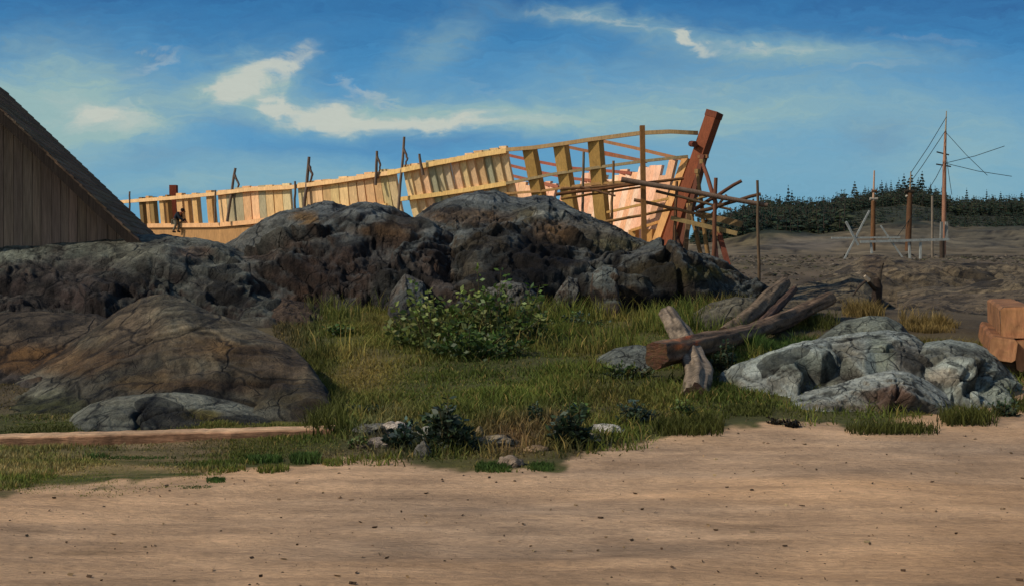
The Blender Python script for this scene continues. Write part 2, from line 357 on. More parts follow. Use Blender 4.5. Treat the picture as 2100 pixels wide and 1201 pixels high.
# central outcrop, left hump
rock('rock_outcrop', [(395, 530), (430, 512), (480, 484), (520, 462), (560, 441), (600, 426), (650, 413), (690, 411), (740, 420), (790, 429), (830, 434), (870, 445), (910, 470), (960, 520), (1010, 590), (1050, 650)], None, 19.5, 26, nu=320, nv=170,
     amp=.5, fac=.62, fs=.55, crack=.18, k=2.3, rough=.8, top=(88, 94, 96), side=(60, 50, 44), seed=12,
     patches=[(700, 425, 110, 16, (88, 94, 98), .8), (560, 480, 70, 30, (94, 98, 98), .8), (500, 520, 70, 40, (90, 92, 90), .7), (620, 446, 26, 12, OCH, .7), (690, 445, 30, 8, SHADE_BLK, .6), (830, 450, 40, 18, (40, 34, 28), .8), (780, 475, 60, 12, TAN, .35), (540, 520, 36, 14, RED, .5), (570, 545, 50, 8, SHADE_BLK, .7), (660, 480, 26, 8, SHADE_BLK, .5),
              (720, 560, 130, 60, (62, 50, 46), .6), (640, 560, 60, 40, (44, 32, 26), .6), (610, 640, 70, 36, (84, 62, 46), .6), (540, 600, 24, 24, SHADE_BLK, .6), (500, 600, 40, 30, (60, 54, 50), .5), (830, 600, 70, 60, (74, 80, 82), .7), (890, 560, 40, 50, RED, .4), (700, 640, 60, 30, (38, 32, 28), .6), (800, 650, 60, 20, (52, 54, 52), .5), (600, 500, 30, 10, RED, .4)],
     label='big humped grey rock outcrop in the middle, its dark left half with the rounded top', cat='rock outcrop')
# central outcrop, right hump and long slope
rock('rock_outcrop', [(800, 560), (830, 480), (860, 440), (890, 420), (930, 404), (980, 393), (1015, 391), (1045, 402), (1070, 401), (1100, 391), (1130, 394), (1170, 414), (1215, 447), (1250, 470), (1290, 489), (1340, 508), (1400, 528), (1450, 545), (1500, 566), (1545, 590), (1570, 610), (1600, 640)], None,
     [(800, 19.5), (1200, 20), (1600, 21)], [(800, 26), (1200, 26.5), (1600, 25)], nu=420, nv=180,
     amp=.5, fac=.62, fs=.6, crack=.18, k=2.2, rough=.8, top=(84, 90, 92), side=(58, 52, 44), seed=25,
     patches=[(1000, 405, 80, 14, (84, 90, 94), .8), (1120, 400, 50, 12, (76, 80, 84), .8), (960, 445, 90, 14, (92, 74, 56), .7), (1090, 440, 30, 12, (74, 66, 36), .6), (1125, 440, 30, 8, (140, 144, 140), .8), (1130, 482, 42, 26, TAN, .7), (1110, 520, 60, 46, SHADE_BLK, .95), (1000, 490, 50, 20, (46, 40, 30), .8), (1060, 560, 80, 22, SHADE_BLK, .9), (1150, 530, 20, 20, SHADE_BLK, .9),  # black patches paint the hollow's shade; the surface itself is not hollowed
              (960, 540, 34, 40, (76, 72, 62), .7), (1240, 480, 50, 40, (84, 82, 76), .7), (1215, 490, 22, 18, (60, 60, 56), .6), (1200, 560, 30, 18, (100, 106, 106), .75), (1180, 600, 14, 50, SHADE_BLK, .8), (1255, 560, 9, 60, SHADE_BLK, .85), (1225, 552, 18, 16, (104, 112, 112), .7), (1140, 590, 30, 30, (84, 90, 92), .6), (1280, 610, 24, 20, TAN, .5), (1330, 560, 60, 30, (60, 54, 36), .7), (1420, 560, 60, 16, MOS, .6), (1260, 500, 50, 14, (78, 76, 48), .5),
              (1470, 590, 60, 14, (84, 92, 92), .6), (900, 560, 30, 44, (98, 76, 58), .6), (930, 600, 10, 40, SHADE_BLK, .6), (1040, 600, 60, 26, (72, 74, 72), .6), (1100, 630, 60, 20, (54, 56, 48), .5), (1340, 610, 60, 26, SHADE_BLK, .45), (1400, 600, 40, 30, (58, 50, 44), .6)],
     label='big humped grey rock outcrop with painted black hollow, its right half sloping down to the right', cat='rock outcrop')
# blocks at the foot of the outcrop
def block(crest, Yf, Yc, top, side, label, seed, **kw):
    kw.setdefault('rough', .6); kw.setdefault('nu', 90); kw.setdefault('nv', 60)
    return rock('boulder', crest, None, Yf, Yc, amp=.10, fac=.30, fs=1.6, crack=.06, k=kw.pop('k', 2.4), top=top, side=side, label=label, cat='boulder', seed=seed, fine=.03, **kw)
block([(975, 650), (1000, 590), (1035, 575), (1075, 582), (1110, 610), (1135, 655)], 18.8, 20.5, (96, 98, 96), (62, 60, 56), 'grey boulder behind the leafy bush at the foot of the outcrop', 31)
block([(1120, 655), (1140, 600), (1165, 566), (1185, 572), (1192, 610), (1200, 655)], 18.8, 20.3, (98, 100, 98), (64, 54, 46), 'narrow upright grey boulder between two dark clefts of the outcrop', 32)
block([(1205, 655), (1215, 560), (1235, 545), (1262, 552), (1268, 600), (1275, 655)], 19.0, 20.4, (104, 112, 112), (70, 60, 52), 'square pale-topped boulder at the foot of the rock slope', 33)
block([(780, 690), (800, 600), (830, 560), (870, 575), (900, 640), (925, 690)], 18.2, 20.6, (78, 84, 86), (58, 58, 58), 'blue grey boulder leaning against the left hump of the outcrop', 34)
block([(505, 700), (530, 640), (580, 612), (640, 622), (690, 655), (720, 700)], 17.5, 20.0, (74, 62, 52), (60, 44, 34), 'brown broken boulder at the left end of the grass hollow', 35)
# left foreground mound
rock('rock_mound', [(-420, 830), (-60, 790), (0, 770), (60, 745), (130, 712), (190, 670), (240, 632), (290, 607), (335, 598), (380, 612), (450, 645), (520, 672), (580, 700), (630, 740), (665, 790), (694, 845), (722, 898), (736, 922)], None,
     [(-420, 11.6), (0, 11.3), (400, 11.0), (725, 10.6)], [(-420, 14), (300, 15.5), (600, 13.5), (725, 11.5)], nu=420, nv=220, amp=.20, fac=.16, fs=.8, crack=.08, k=1.45, tilt=.3, rough=.9, streak=(330, 598),
     top=(84, 80, 70), side=(66, 60, 51), seed=40, stretch=(.8, 1.2, 1.5), fine=.03, mott=.28, sub=.12,
     patches=[(90, 808, 34, 14, (150, 152, 140), .8), (350, 640, 60, 30, (96, 94, 84), .8), (270, 680, 70, 60, (88, 76, 62), .7), (420, 710, 80, 26, (74, 56, 34), .6), (480, 720, 60, 20, (92, 70, 38), .5), (130, 740, 110, 28, (84, 60, 32), .6), (60, 790, 90, 22, (104, 106, 100), .5), (560, 740, 90, 44, (66, 54, 42), .7), (600, 830, 80, 30, (70, 64, 44), .6), (400, 790, 180, 10, (70, 50, 28), .6), (350, 850, 180, 34, (98, 104, 100), .85), (310, 860, 60, 22, (66, 64, 64), .7),
              (600, 870, 80, 28, (92, 92, 86), .7), (400, 855, 40, 12, (100, 88, 30), .7), (470, 830, 60, 10, (90, 74, 40), .6), (640, 860, 40, 60, (62, 48, 32), .6), (100, 840, 120, 30, (68, 74, 42), .7), (540, 880, 24, 14, (92, 92, 40), .7), (200, 875, 100, 18, (82, 86, 84), .6), (300, 780, 60, 20, (92, 76, 50), .5)],
     label='brown and grey rock mound in the left foreground, streaked with rust-coloured moss', cat='rock mound')
rock('flat_rock', [(118, 890), (150, 850), (185, 828), (240, 812), (300, 806), (360, 802), (420, 808), (480, 822), (540, 838), (600, 858), (650, 880), (690, 898)], None, 10.75, 12.0, nu=240, nv=90, amp=.06, fac=.12, fs=1.6, crack=.05, k=1.8, rough=1.0, top=(102, 106, 100), side=(80, 80, 76), seed=47, fine=.015, mott=.2, sub=.06,
     patches=[(400, 850, 44, 10, (100, 92, 36), .8), (540, 880, 26, 14, (92, 92, 40), .8), (330, 850, 60, 14, (62, 62, 62), .7), (470, 880, 40, 10, (84, 66, 44), .6), (240, 825, 60, 8, (112, 114, 104), .6)],
     label='flat blue-grey rock between the streaked rock mound and the long timber', cat='rock')
rock('rock_mound', [(-420, 680), (-150, 655), (0, 640), (60, 636), (130, 640), (200, 640), (250, 660), (300, 720), (340, 800)], None, 12.4, 17.0, nu=200, nv=90, amp=.2, fac=.2, fs=.8, crack=.1, k=1.4, tilt=.3, top=(78, 70, 60), side=(64, 54, 46), seed=44, fine=.03,
     patches=[(70, 740, 110, 34, (92, 66, 34), .8), (130, 765, 60, 20, (84, 58, 30), .7), (10, 790, 60, 26, (86, 84, 84), .7)], label='rust-brown low rock at the left edge between the long ledge and the foreground mound', cat='rock mound')
# right pale rocks
PT, PS = (154, 160, 152), (118, 118, 108)
rock('pale_boulder', [(1665, 705), (1690, 680), (1730, 655), (1780, 644), (1820, 646), (1850, 662), (1872, 690), (1880, 710)], None, 14.6, 16.2, nu=110, nv=70, amp=.1, fac=.2, fs=1.5, crack=.05, top=(112, 116, 104), side=(84, 82, 72), mat=M_pale, seed=50, fine=.02,
     label='dull grey boulder farthest back in the group of pale boulders, grass behind it', cat='boulder')
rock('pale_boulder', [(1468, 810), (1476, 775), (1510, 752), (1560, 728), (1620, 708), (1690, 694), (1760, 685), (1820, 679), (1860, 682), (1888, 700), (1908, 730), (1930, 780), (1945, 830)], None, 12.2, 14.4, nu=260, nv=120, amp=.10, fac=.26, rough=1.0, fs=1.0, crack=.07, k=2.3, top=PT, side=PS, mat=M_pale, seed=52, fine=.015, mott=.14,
     patches=[(1640, 740, 90, 24, (152, 162, 150), .5), (1860, 735, 40, 44, (80, 74, 66), .85), (1800, 730, 24, 40, (112, 118, 92), .5), (1745, 715, 30, 22, (116, 108, 92), .6), (1740, 785, 30, 12, (62, 54, 44), .8), (1700, 790, 20, 18, (98, 96, 76), .5), (1620, 758, 50, 4, (64, 60, 52), .8), (1500, 800, 24, 22, (104, 112, 66), .6), (1782, 745, 10, 34, (82, 94, 98), .7)],  # dark brown patch puts the right shoulder's shade into the colour
     label='large pale green-grey boulder beside the dark log, brown shade painted at its right shoulder', cat='boulder')
rock('pale_boulder', [(1500, 880), (1530, 845), (1580, 826), (1650, 806), (1720, 788), (1780, 770), (1830, 761), (1865, 765), (1900, 782), (1940, 805), (1985, 840), (2010, 872)], None, [(1500, 11.25), (2010, 11.5)], 12.6, nu=240, nv=110, amp=.08, fac=.26, rough=1.0, fs=1.0, crack=.06, k=1.9, top=(148, 152, 144), side=(116, 112, 102), mat=M_pale, seed=55, fine=.015, mott=.14,
     patches=[(1830, 815, 44, 26, (84, 60, 48), .85), (1800, 850, 60, 12, (104, 96, 62), .6), (1640, 870, 50, 12, (84, 72, 56), .6), (1590, 855, 14, 24, (134, 108, 84), .5), (1720, 830, 60, 8, (96, 86, 70), .5), (1660, 850, 60, 12, (150, 156, 146), .5), (1760, 835, 60, 6, (84, 74, 58), .6)],
     label='low pale boulder slab nearest the sand, with a dark red-brown stain near its top', cat='boulder')
rock('pale_boulder', [(1850, 800), (1862, 735), (1900, 704), (1950, 697), (2000, 706), (2040, 728), (2070, 760), (2095, 782), (2130, 815), (2170, 850)], None, [(1850, 11.9), (2170, 11.8)], 14.0, nu=180, nv=110, amp=.08, fac=.26, rough=1.0, fs=1.0, crack=.06, k=1.9, top=(146, 152, 142), side=(116, 116, 104), mat=M_pale, seed=58, fine=.015, mott=.14,
     patches=[(1930, 770, 40, 20, (146, 130, 110), .6), (1905, 785, 24, 10, (84, 70, 56), .7), (1940, 725, 60, 16, (98, 96, 86), .7), (2000, 750, 14, 30, (92, 88, 74), .6), (2060, 800, 50, 20, (96, 102, 84), .5)],
     label='rounded pale boulder at the right end of the group, below the stacked orange timbers', cat='boulder')
rock('boulder', [(1205, 765), (1222, 732), (1258, 712), (1305, 703), (1348, 708), (1385, 740), (1400, 770)], None, 13.6, 14.9, nu=80, nv=50, amp=.06, fac=.15, fs=1.6, crack=.03, top=(112, 116, 108), side=(78, 78, 72), mat=M_pale, seed=61, fine=.015,
     label='small grey boulder in the grass to the left of the long log end', cat='boulder')
rock('boulder', [(1395, 672), (1420, 645), (1460, 624), (1510, 611), (1550, 616), (1590, 640), (1610, 672)], None, 17.0, 19.3, nu=110, nv=60, amp=.10, fac=.22, fs=1.2, crack=.06, top=(92, 90, 80), side=(70, 66, 56), seed=63,
     label='flat brown-grey boulder behind the logs at the end of the rock slope', cat='boulder')
rock('boulder', [(735, 768), (760, 745), (800, 733), (845, 740), (870, 765)], None, 14.0, 14.9, nu=70, nv=40, amp=.05, fac=.12, fs=1.8, crack=.02, top=(84, 84, 66), side=(66, 66, 48), seed=65, label='half-buried dull grey boulder in the grass left of the leafy bush', cat='boulder')

# rubble bank and far hill
rock('terrain', [(1540, 604), (1600, 588), (1650, 572), (1700, 560), (1740, 542), (1780, 527), (1820, 526), (1870, 534), (1950, 538), (2100, 542), (2500, 556)], None, 58, 80, nu=220, nv=80, amp=.7, fac=.9, fs=.22, crack=.05, k=1.3, top=(100, 90, 74), side=(78, 69, 56), seed=71, fine=.12, mott=.22,
     patches=[(1790, 545, 20, 30, (62, 48, 36), .6), (1900, 580, 90, 20, (84, 76, 62), .5), (1740, 562, 30, 8, (120, 112, 100), .4)], label='brown rubble bank behind the two distant walkers', cat=None, kind='structure')
HILL = [(900, 519), (1300, 515), (1400, 495), (1480, 470), (1520, 455), (1560, 436), (1620, 440), (1680, 440), (1740, 424), (1800, 408), (1870, 402), (1920, 408), (1960, 426), (2000, 424), (2050, 426), (2100, 424), (2500, 430), (3200, 480)]
rock('hill', HILL, None, 190, 560, nu=300, nv=110, amp=3, fac=0, fs=.03, crack=0, k=1.15, top=(100, 88, 68), side=(92, 82, 64), mat=M_far, seed=80, fine=.2, sub=0.3, stretch=(.05, .05, .05), mott=.35,
     patches=[(1600, 455, 170, 34, (34, 42, 28), .95), (1800, 440, 140, 24, (44, 50, 34), .9), (2050, 445, 200, 30, (44, 48, 34), .9), (1760, 462, 60, 8, (96, 88, 66), .5), (1540, 495, 50, 14, (74, 66, 40), .5), (1650, 500, 90, 14, (104, 98, 92), .4), (1900, 470, 130, 8, (86, 78, 60), .5), (2000, 490, 160, 20, (82, 78, 66), .6)],
     label='low wooded hill rising beyond the harbour', cat=None, kind='structure')
def hill_pt(px, t):      # t = 0 at the foot, 1 on the crest
    Y = 190+370*t; zf = tz((px-CX)/F*190, 190)-0.3; pf = float(pyof(0, 190, zf)); pc = float(interp(px, HILL))
    return P(px, pf+(pc-pf)*(1-(1-t)**1.15), Y)

rock('terrain', [(1530, 625), (1570, 606), (1620, 592), (1680, 576), (1720, 566), (1745, 560), (1775, 572), (1800, 600), (1815, 640)], None, 38, 54, nu=160, nv=80, amp=.4, fac=.7, fs=.35, crack=.1, k=1.3, tilt=.3, top=(92, 84, 68), side=(76, 67, 54), seed=171, fine=.06, mott=.3, label='low brown bank just behind the long log', kind='structure', cat=None)
rock('terrain', [(1830, 640), (1870, 612), (1930, 603), (2000, 606), (2060, 600), (2120, 592), (2250, 590), (2500, 610)], None, 31, 41, nu=180, nv=80, amp=.3, fac=.6, fs=.4, crack=.1, k=1.3, tilt=.3, top=(90, 80, 66), side=(72, 63, 52), seed=172, fine=.06, mott=.3, label='low brown bank before the dark ditch at the right', kind='structure', cat=None)
rock('terrain', [(1840, 600), (1900, 585), (1960, 592), (2040, 575), (2100, 560), (2300, 545), (2500, 560)], None, 44, 56, nu=180, nv=80, amp=.4, fac=.8, fs=.3, crack=.1, k=1.3, tilt=.3, top=(94, 85, 70), side=(62, 54, 44), seed=173, fine=.06, mott=.35, label='brown rocky rise at the right edge above the dark ditch', kind='structure', cat=None)

# ------------------------------------------------------------------ trees on the hill
def conifer(mb, b, h, w, c0, tiers=9, br=7):
    mb.tube([b-Vector((0, 0, 1.0)), b+Vector((0, 0, h*0.95))], [h*0.025, h*0.006], lin((60, 48, 36)), 4, False)
    for i in range(tiers):
        t = i/(tiers-1); z = h*(0.12+0.86*t); r = w*(1-t)**0.8*random.uniform(.75, 1.15)+0.08*w
        for k in range(br):
            a = random.uniform(0, 2*math.pi); d = Vector((math.cos(a), math.sin(a), random.uniform(-.35, .05))); s = Vector((-math.sin(a), math.cos(a), 0))
            L = r*random.uniform(.7, 1.2)
            mb.leaf(b+Vector((0, 0, z)), d, s, L, L*0.55, jit(c0, .3, .08)); mb.leaf(b+Vector((0, 0, z+h*.03)), d, Vector((0, 0, 1)), L*.9, h*0.07, jit(c0, .3, .08))
protos = []
for k in range(4):
    mb = MB(); h = [8, 10, 7, 9][k]; conifer(mb, Vector((0, 0, 0)), h, h*[.26, .2, .42, .34][k], lin([(40, 50, 34), (34, 46, 34), (52, 56, 34), (44, 52, 38)][k]))
    me_o = mb.build('pine_tree', M_leaf); protos.append(me_o)
PL = ['slim dark conifer in the row along the crest of the far hill', 'tall thin blackish green conifer in the row on the far hill crest', 'wide olive green tree in the row along the far hill crest', 'bushy dark green conifer in the row along the far hill crest']
px = 1492; k = 0; used = [False]*4
while px < 2125:
    k += 1; kind = random.choice([0, 1, 2, 3, 0, 1])
    if not used[kind]: o = protos[kind]; used[kind] = True
    else: o = protos[kind].copy(); col.objects.link(o)
    p = hill_pt(px, random.uniform(.93, 1.0)); o.location = p-Vector((0, 0, .8)); s = random.uniform(.6, 1.15)*(1.3 if (1740 < px < 1760 or 1810 < px < 1905 or 1590 < px < 1625 or 1500 < px < 1560) else .85)
    o.scale = (s, s, s*random.uniform(.9, 1.2)); o.rotation_euler = (0, 0, random.uniform(0, 6.28))
    set_tags(o, PL[kind], 'tree', 'conifers along the crest of the far hill')
    px += random.uniform(7, 19)
for i, o in enumerate(protos):
    if not used[i]: bpy.data.objects.remove(o)
mb = MB()
for i in range(3400):
    px = random.uniform(1430, 2260); left = px < 1735
    t = random.uniform(.45, 1.0) if left else (random.uniform(.80, 1.0) if random.random() < .8 else random.uniform(.55, .8))
    if left and t < .55 and random.random() < .5: continue
    b = hill_pt(px, t)-Vector((0, 0, 1.5)); h = random.uniform(6, 10.5) if left else random.uniform(4, 7.5)
    if t < .8 and not left: h *= .6
    conifer(mb, b, h, h*random.uniform(.25, .6), lin(random.choice([(48, 62, 44), (40, 54, 40), (62, 68, 44), (44, 60, 46)])), 5, 5)
set_tags(mb.build('distant_woods', M_leaf), 'dark green wood covering the slope of the far hill', kind='stuff')

# ------------------------------------------------------------------ shed
AX = Vector((-0.2375, 1, 0)).normalized(); GA = Vector((AX.y, -AX.x, 0))   # axis (backwards), gable direction (to the right)
C0 = P(272, 487, 22.5)
def onGable(px, py, off=0.0):
    d = Vector(((px-CX)/F, 1, (HY-py)/F)); o = Vector((0, 0, CH)); c = C0+AX*off
    t = (c-o).dot(AX)/d.dot(AX); return o+d*t
eave = onGable(285, 506); rid_ = onGable(-150, 92)
sl = (eave.z-rid_.z)/((eave-rid_).dot(GA)); half = (eave-rid_).dot(GA)
shed = thing('wooden_shed', (rid_.x, rid_.y, 0.6), 'dark brown wooden shed with a steep roof and a gable wall of upright boards', 'shed')
rb = Vector((rid_.x, rid_.y, 0))
mb = MB(); a = -half+0.25
while a < half-0.28:
    w = random.uniform(.14, .2); cc = jit(lin((126, 106, 88)), .07, .04)
    a1 = min(a+w, half-0.25); off = random.uniform(0, .012)
    zt0 = rid_.z+sl*abs(a)-0.06; zt1 = rid_.z+sl*abs(a1)-0.06
    b0 = len(mb.v)
    for (aa, zz) in ((a, 0.3), (a1-.007, 0.3), (a1-.007, zt1), (a, zt0)):
        q = rb+GA*aa-AX*off; mb.v.append((q.x, q.y, zz)); mb.c.append(cc)
    for (aa, zz) in ((a, 0.3), (a1-.007, 0.3), (a1-.007, zt1), (a, zt0)):
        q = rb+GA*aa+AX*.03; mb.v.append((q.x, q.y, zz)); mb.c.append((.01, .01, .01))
    mb.f += [(b0, b0+1, b0+2, b0+3), (b0+1, b0+5, b0+6, b0+2), (b0+4, b0, b0+3, b0+7), (b0+7, b0+6, b0+5, b0+4)]
    a = a1
# dark backing just behind the boards and the far end, the low side walls
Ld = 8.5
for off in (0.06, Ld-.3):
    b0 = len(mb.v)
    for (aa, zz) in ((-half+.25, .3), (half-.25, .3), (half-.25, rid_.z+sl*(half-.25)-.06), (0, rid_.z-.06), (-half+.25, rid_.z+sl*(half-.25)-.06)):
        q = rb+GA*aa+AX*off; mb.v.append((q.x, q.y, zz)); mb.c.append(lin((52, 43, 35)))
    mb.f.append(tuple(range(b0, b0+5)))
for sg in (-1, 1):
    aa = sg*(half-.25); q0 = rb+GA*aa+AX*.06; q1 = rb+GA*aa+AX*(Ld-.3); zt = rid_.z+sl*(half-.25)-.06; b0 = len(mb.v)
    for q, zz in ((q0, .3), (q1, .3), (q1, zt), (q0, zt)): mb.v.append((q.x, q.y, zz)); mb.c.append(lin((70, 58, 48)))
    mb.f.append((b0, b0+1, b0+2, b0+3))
mb.build('wall', M_board, shed)
M_roof = material('shed_roof', 1.0, (3, 3, 3), 0.25, (18, 4, 18), 0.3, 0.8, 0.03, (20, 5, 20), spec=0.0)
for sg in (1, -1):
    mb = MB(); nrow = 26
    for r in range(nrow):     # overlapping courses of boards up the slope
        a0 = half*(1-r/nrow)+0.03; a1 = half*(1-(r+1)/nrow)-0.02
        c_ = 0
        while c_ < Ld:
            L_ = random.uniform(1.4, 2.6); e = min(c_+L_, Ld)
            z0 = rid_.z+sl*a0+.13+.05; z1 = rid_.z+sl*a1+.13+.02
            cc = jit(lin((122, 100, 80)), .2, .05); b0 = len(mb.v); th = .035+random.uniform(0, .02)
            for dz in (0, -th):
                for (aa, zz, o_) in ((a0, z0, c_), (a0, z0, e-.01), (a1, z1, e-.01), (a1, z1, c_)):
                    q = rb+GA*(aa*sg)+AX*(o_-.45+random.uniform(-.03, .0)*(o_ == 0)); mb.v.append((q.x, q.y, zz+dz)); mb.c.append(cc)
            mb.f += [(b0, b0+1, b0+2, b0+3), (b0, b0+4, b0+5, b0+1), (b0+1, b0+5, b0+6, b0+2), (b0+2, b0+6, b0+7, b0+3), (b0+3, b0+7, b0+4, b0)]
            c_ = e
    rf = mb.build('roof', M_roof, shed)
    mb = MB(); q0 = rb+GA*(half*sg*1.01)-AX*.43; q1 = rb-AX*.43
    mb.beam((q0.x, q0.y, rid_.z+sl*half*1.01+.03), (q1.x, q1.y, rid_.z+.03), .05, .2, lin((64, 52, 42)))
    mb.build('bargeboard', M_board, shed)

# ------------------------------------------------------------------ the ship on the stocks
S0 = P(1436, 272, 50.0); S0 = Vector((S0.x, S0.y, 0)); DD = Vector((-.756, .654, 0)).normalized(); NN = Vector((-DD.y, DD.x, 0)); NN = -NN if NN.y > 0 else NN
LEN = 50.0
SHEER = [(180, 423), (240, 413), (300, 408), (355, 404), (440, 396), (520, 386), (600, 382), (700, 369), (800, 353), (900, 333), (1000, 314), (1045, 307), (1100, 303), (1160, 295), (1220, 286), (1320, 273), (1380, 270), (1436, 273)]
def Bm(s):
    return 4.6*min(1, (s/0.26))**0.62*(1-0.35*max(0, (s-.75)/.25)**2)
def axis_pt(s, h):
    return S0+DD*(LEN*s+1.7*(1-h)*max(0, 1-s/0.14)**1.3)
def side_xy(s, h, sd):
    pw = 0.95 - 0.86*min(1, s/.36)
    return axis_pt(s, h)+NN*(sd*(Bm(s)*max(h, 0)**pw))
def px_near(s): q = side_xy(s, 1, 1); return CX+q.x/q.y*F
_ss = np.linspace(0, 1.05, 600); _px = np.array([px_near(s) for s in _ss])
def s_at(px): return float(np.interp(-px, -_px, _ss))
_zs = []
for s, pxv in zip(_ss, _px):
    q = side_xy(s, 1, 1); _zs.append(CH+(HY-float(interp(pxv, SHEER)))/F*q.y)
_zs = np.array(_zs)
def zsheer(s): return float(np.interp(s, _ss, _zs))
def hull(s, h, sd=1, out=0.0):
    q = side_xy(s, min(h, 1.0), sd)
    if h > 1: q = q+NN*sd*(h-1)*0.2
    q = q+NN*(sd*out); return Vector((q.x, q.y, zsheer(s)*h))
def proj(q): return CX+q.x/q.y*F, HY-(q.z-CH)/q.y*F
_spx = np.array([proj(hull(s, 1, -1))[0] for s in _ss])
def s_far(px): return float(np.interp(-px, -_spx, _ss))
def h_for_py(s, py, sd=1):
    lo, hi = 0.0, 1.3
    for _ in range(30):
        m = (lo+hi)/2
        if proj(hull(s, m, sd))[1] > py: lo = m
        else: hi = m
    return (lo+hi)/2
ship = thing('wooden_ship', (S0.x, S0.y, -.5), 'unfinished wooden ship on the stocks, bare yellow flank frames and open bow ribs', 'ship')
WO = [(222, 190, 138), (230, 198, 146), (214, 180, 126), (224, 184, 136), (210, 184, 134), (232, 196, 150), (200, 182, 140)]
WP = [(238, 190, 150), (232, 178, 134), (240, 200, 164), (226, 170, 128), (236, 186, 146)]
WD = [(176, 140, 78), (168, 132, 72), (160, 122, 68)]
def rib(s, sd, h0, h1, w, t, colr, name='frame_rib', lean=0.0, step=12):
    mb = MB(); pts = []; A = []; B = []
    for i in range(step+1):
        h = h0+(h1-h0)*i/step; q = hull(s+lean*h, h, sd); pts.append(q); A.append(DD.copy()); B.append((NN*sd).normalized())
    mb.sweep(pts, A, B, w, t, colr); return mb.build(name, M_new, ship)
# near flank: closely set frames
px = 1040; gaps = [(807, 829), (592, 606), (443, 455)]
while px > 455:
    s = s_at(px); q = hull(s, 1); wp = random.uniform(14.5, 18.5)   # px width of one timber
    w = wp/F*q.y/abs(DD.x+DD.y*(-(px-CX)/F))
    if not any(a < px-wp*.5 < b for a, b in gaps):
        top = 1+random.uniform(.012, .032); cc = lin(random.choice(WO)); cc = jit(cc, .10, .05)
        if random.random() < .10: cc = lin((168, 164, 132))
        if 640 < px < 790 or px < 590: cc = tuple(a*b for a, b in zip(cc, (1.03, .92, .86)))
        rib(s_at(px-wp/2), 1, 0.02, top, w*random.uniform(.90, .97), .14, cc, lean=random.uniform(-.0008, .0008))
    px -= wp
for (px, wp, cc) in ((432, 15, (206, 158, 98)), (402, 13, (222, 176, 112)), (371, 16, (224, 176, 118)), (385, 10, (210, 160, 100)), (334, 12, (214, 170, 110)), (314, 11, (150, 120, 72)), (306, 9, (206, 160, 104)), (292, 10, (120, 96, 58)), (345, 6, (150, 110, 60))):
    s = s_at(px); q = hull(s, 1); rib(s, 1, .02, 1+random.uniform(.01, .035), wp/F*q.y*1.25, .28, lin(cc))
# the three standing frames at the bow
for (px, wp) in ((1086, 21), (1150, 22), (1221, 22)):
    s = s_at(px); q = hull(s, 1); rib(s, 1, .0, .997, wp/F*q.y/abs(DD.x)*.98, .36, lin(random.choice(WD)), step=26)
for (px, wp) in ((1300, 13), (1348, 12)):
    s = s_at(px); q = hull(s, 1); rib(s, 1, .0, .40, wp/F*q.y/abs(DD.x), .3, lin((196, 146, 84)), step=14)
# far side: inner faces of closely set frames, ragged tops
px = 1392; 
TOPF = [(1040, 384), (1080, 374), (1110, 372), (1140, 380), (1160, 396), (1195, 380), (1200, 362), (1240, 352), (1260, 362), (1285, 350), (1300, 345), (1312, 350), (1328, 338), (1366, 337), (1372, 395), (1384, 330), (1400, 318)]
while px > 1046:
    s = s_far(px); wp = random.uniform(11, 15); q = hull(s, .7, -1)
    py = float(interp(px, TOPF))+random.uniform(-7, 7)
    if not (1145 < px < 1158):
        h = h_for_py(s, py, -1); rib(s, -1, 0.0, h, wp/F*q.y/abs(DD.x)*.93, .22, jit(lin(random.choice(WP)), .10, .05))
    px -= wp
for (px, py) in ((980, 372), (905, 392)):
    s = s_far(px); rib(s, -1, 0, h_for_py(s, py, -1), .4, .22, lin((170, 150, 120)))
# ribbands and rails
def ribband(pix, sd, w, t, colr, out=.2, name='ribband', n=40):
    mb = MB(); pts = []; A = []; B = []
    x0, x1 = pix[0][0], pix[-1][0]
    for i in range(n+1):
        px = x0+(x1-x0)*i/n; s = s_at(px) if sd > 0 else s_far(px); h = h_for_py(s, float(interp(px, pix)), sd)
        s2 = s
        for _ in range(3):        # follow the plank's own column on the flared side
            e = proj(hull(s2, h, sd))[0]-px; s2 = s2+e/ (F*0.9)*1.2; s2 = min(max(s2, 0.0), 1.04); h = h_for_py(s2, float(interp(px, pix)), sd)
        q = hull(s2, h, sd, out); pts.append(q)
    for i in range(n+1):
        d = (pts[min(i+1, n)]-pts[max(i-1, 0)]).normalized(); b = (NN*sd); b = (b-d*b.dot(d)).normalized(); A.append(d.cross(b).normalized()); B.append(b)
    mb.sweep(pts, A, B, w, t, colr); return mb.build(name, M_new, ship)
sh = lambda a, b, dy=0: [(x, y+dy) for x, y in SHEER if a <= x <= b]
ribband(sh(180, 800, 3)+[(803, 356)], 1, .20, .12, lin((236, 190, 132)), .22, 'sheer_rail')
ribband([(803, 356)]+sh(810, 1045, 3), 1, .22, .12, lin((232, 190, 120)), .22, 'sheer_rail')
ribband(sh(1045, 1436, 1), 1, .17, .12, lin((170, 138, 92)), .22, 'sheer_rail')
ribband([(828, 409), (900, 400), (960, 391), (1045, 377)], 1, .2, .12, lin((226, 184, 112)), .22)
ribband([(1045, 377), (1140, 358), (1240, 343), (1330, 331), (1412, 322)], 1, .12, .1, lin((150, 130, 92)), .22)
ribband([(620, 432), (700, 430), (800, 422)], 1, .2, .12, lin((226, 180, 112)), .22)
ribband([(310, 463), (450, 462), (520, 456), (600, 445)], 1, .24, .14, lin((230, 176, 122)), .22)
ribband([(305, 484), (400, 484), (560, 482)], 1, 1.0, .06, lin((178, 134, 84)), .2, 'lower_planking')
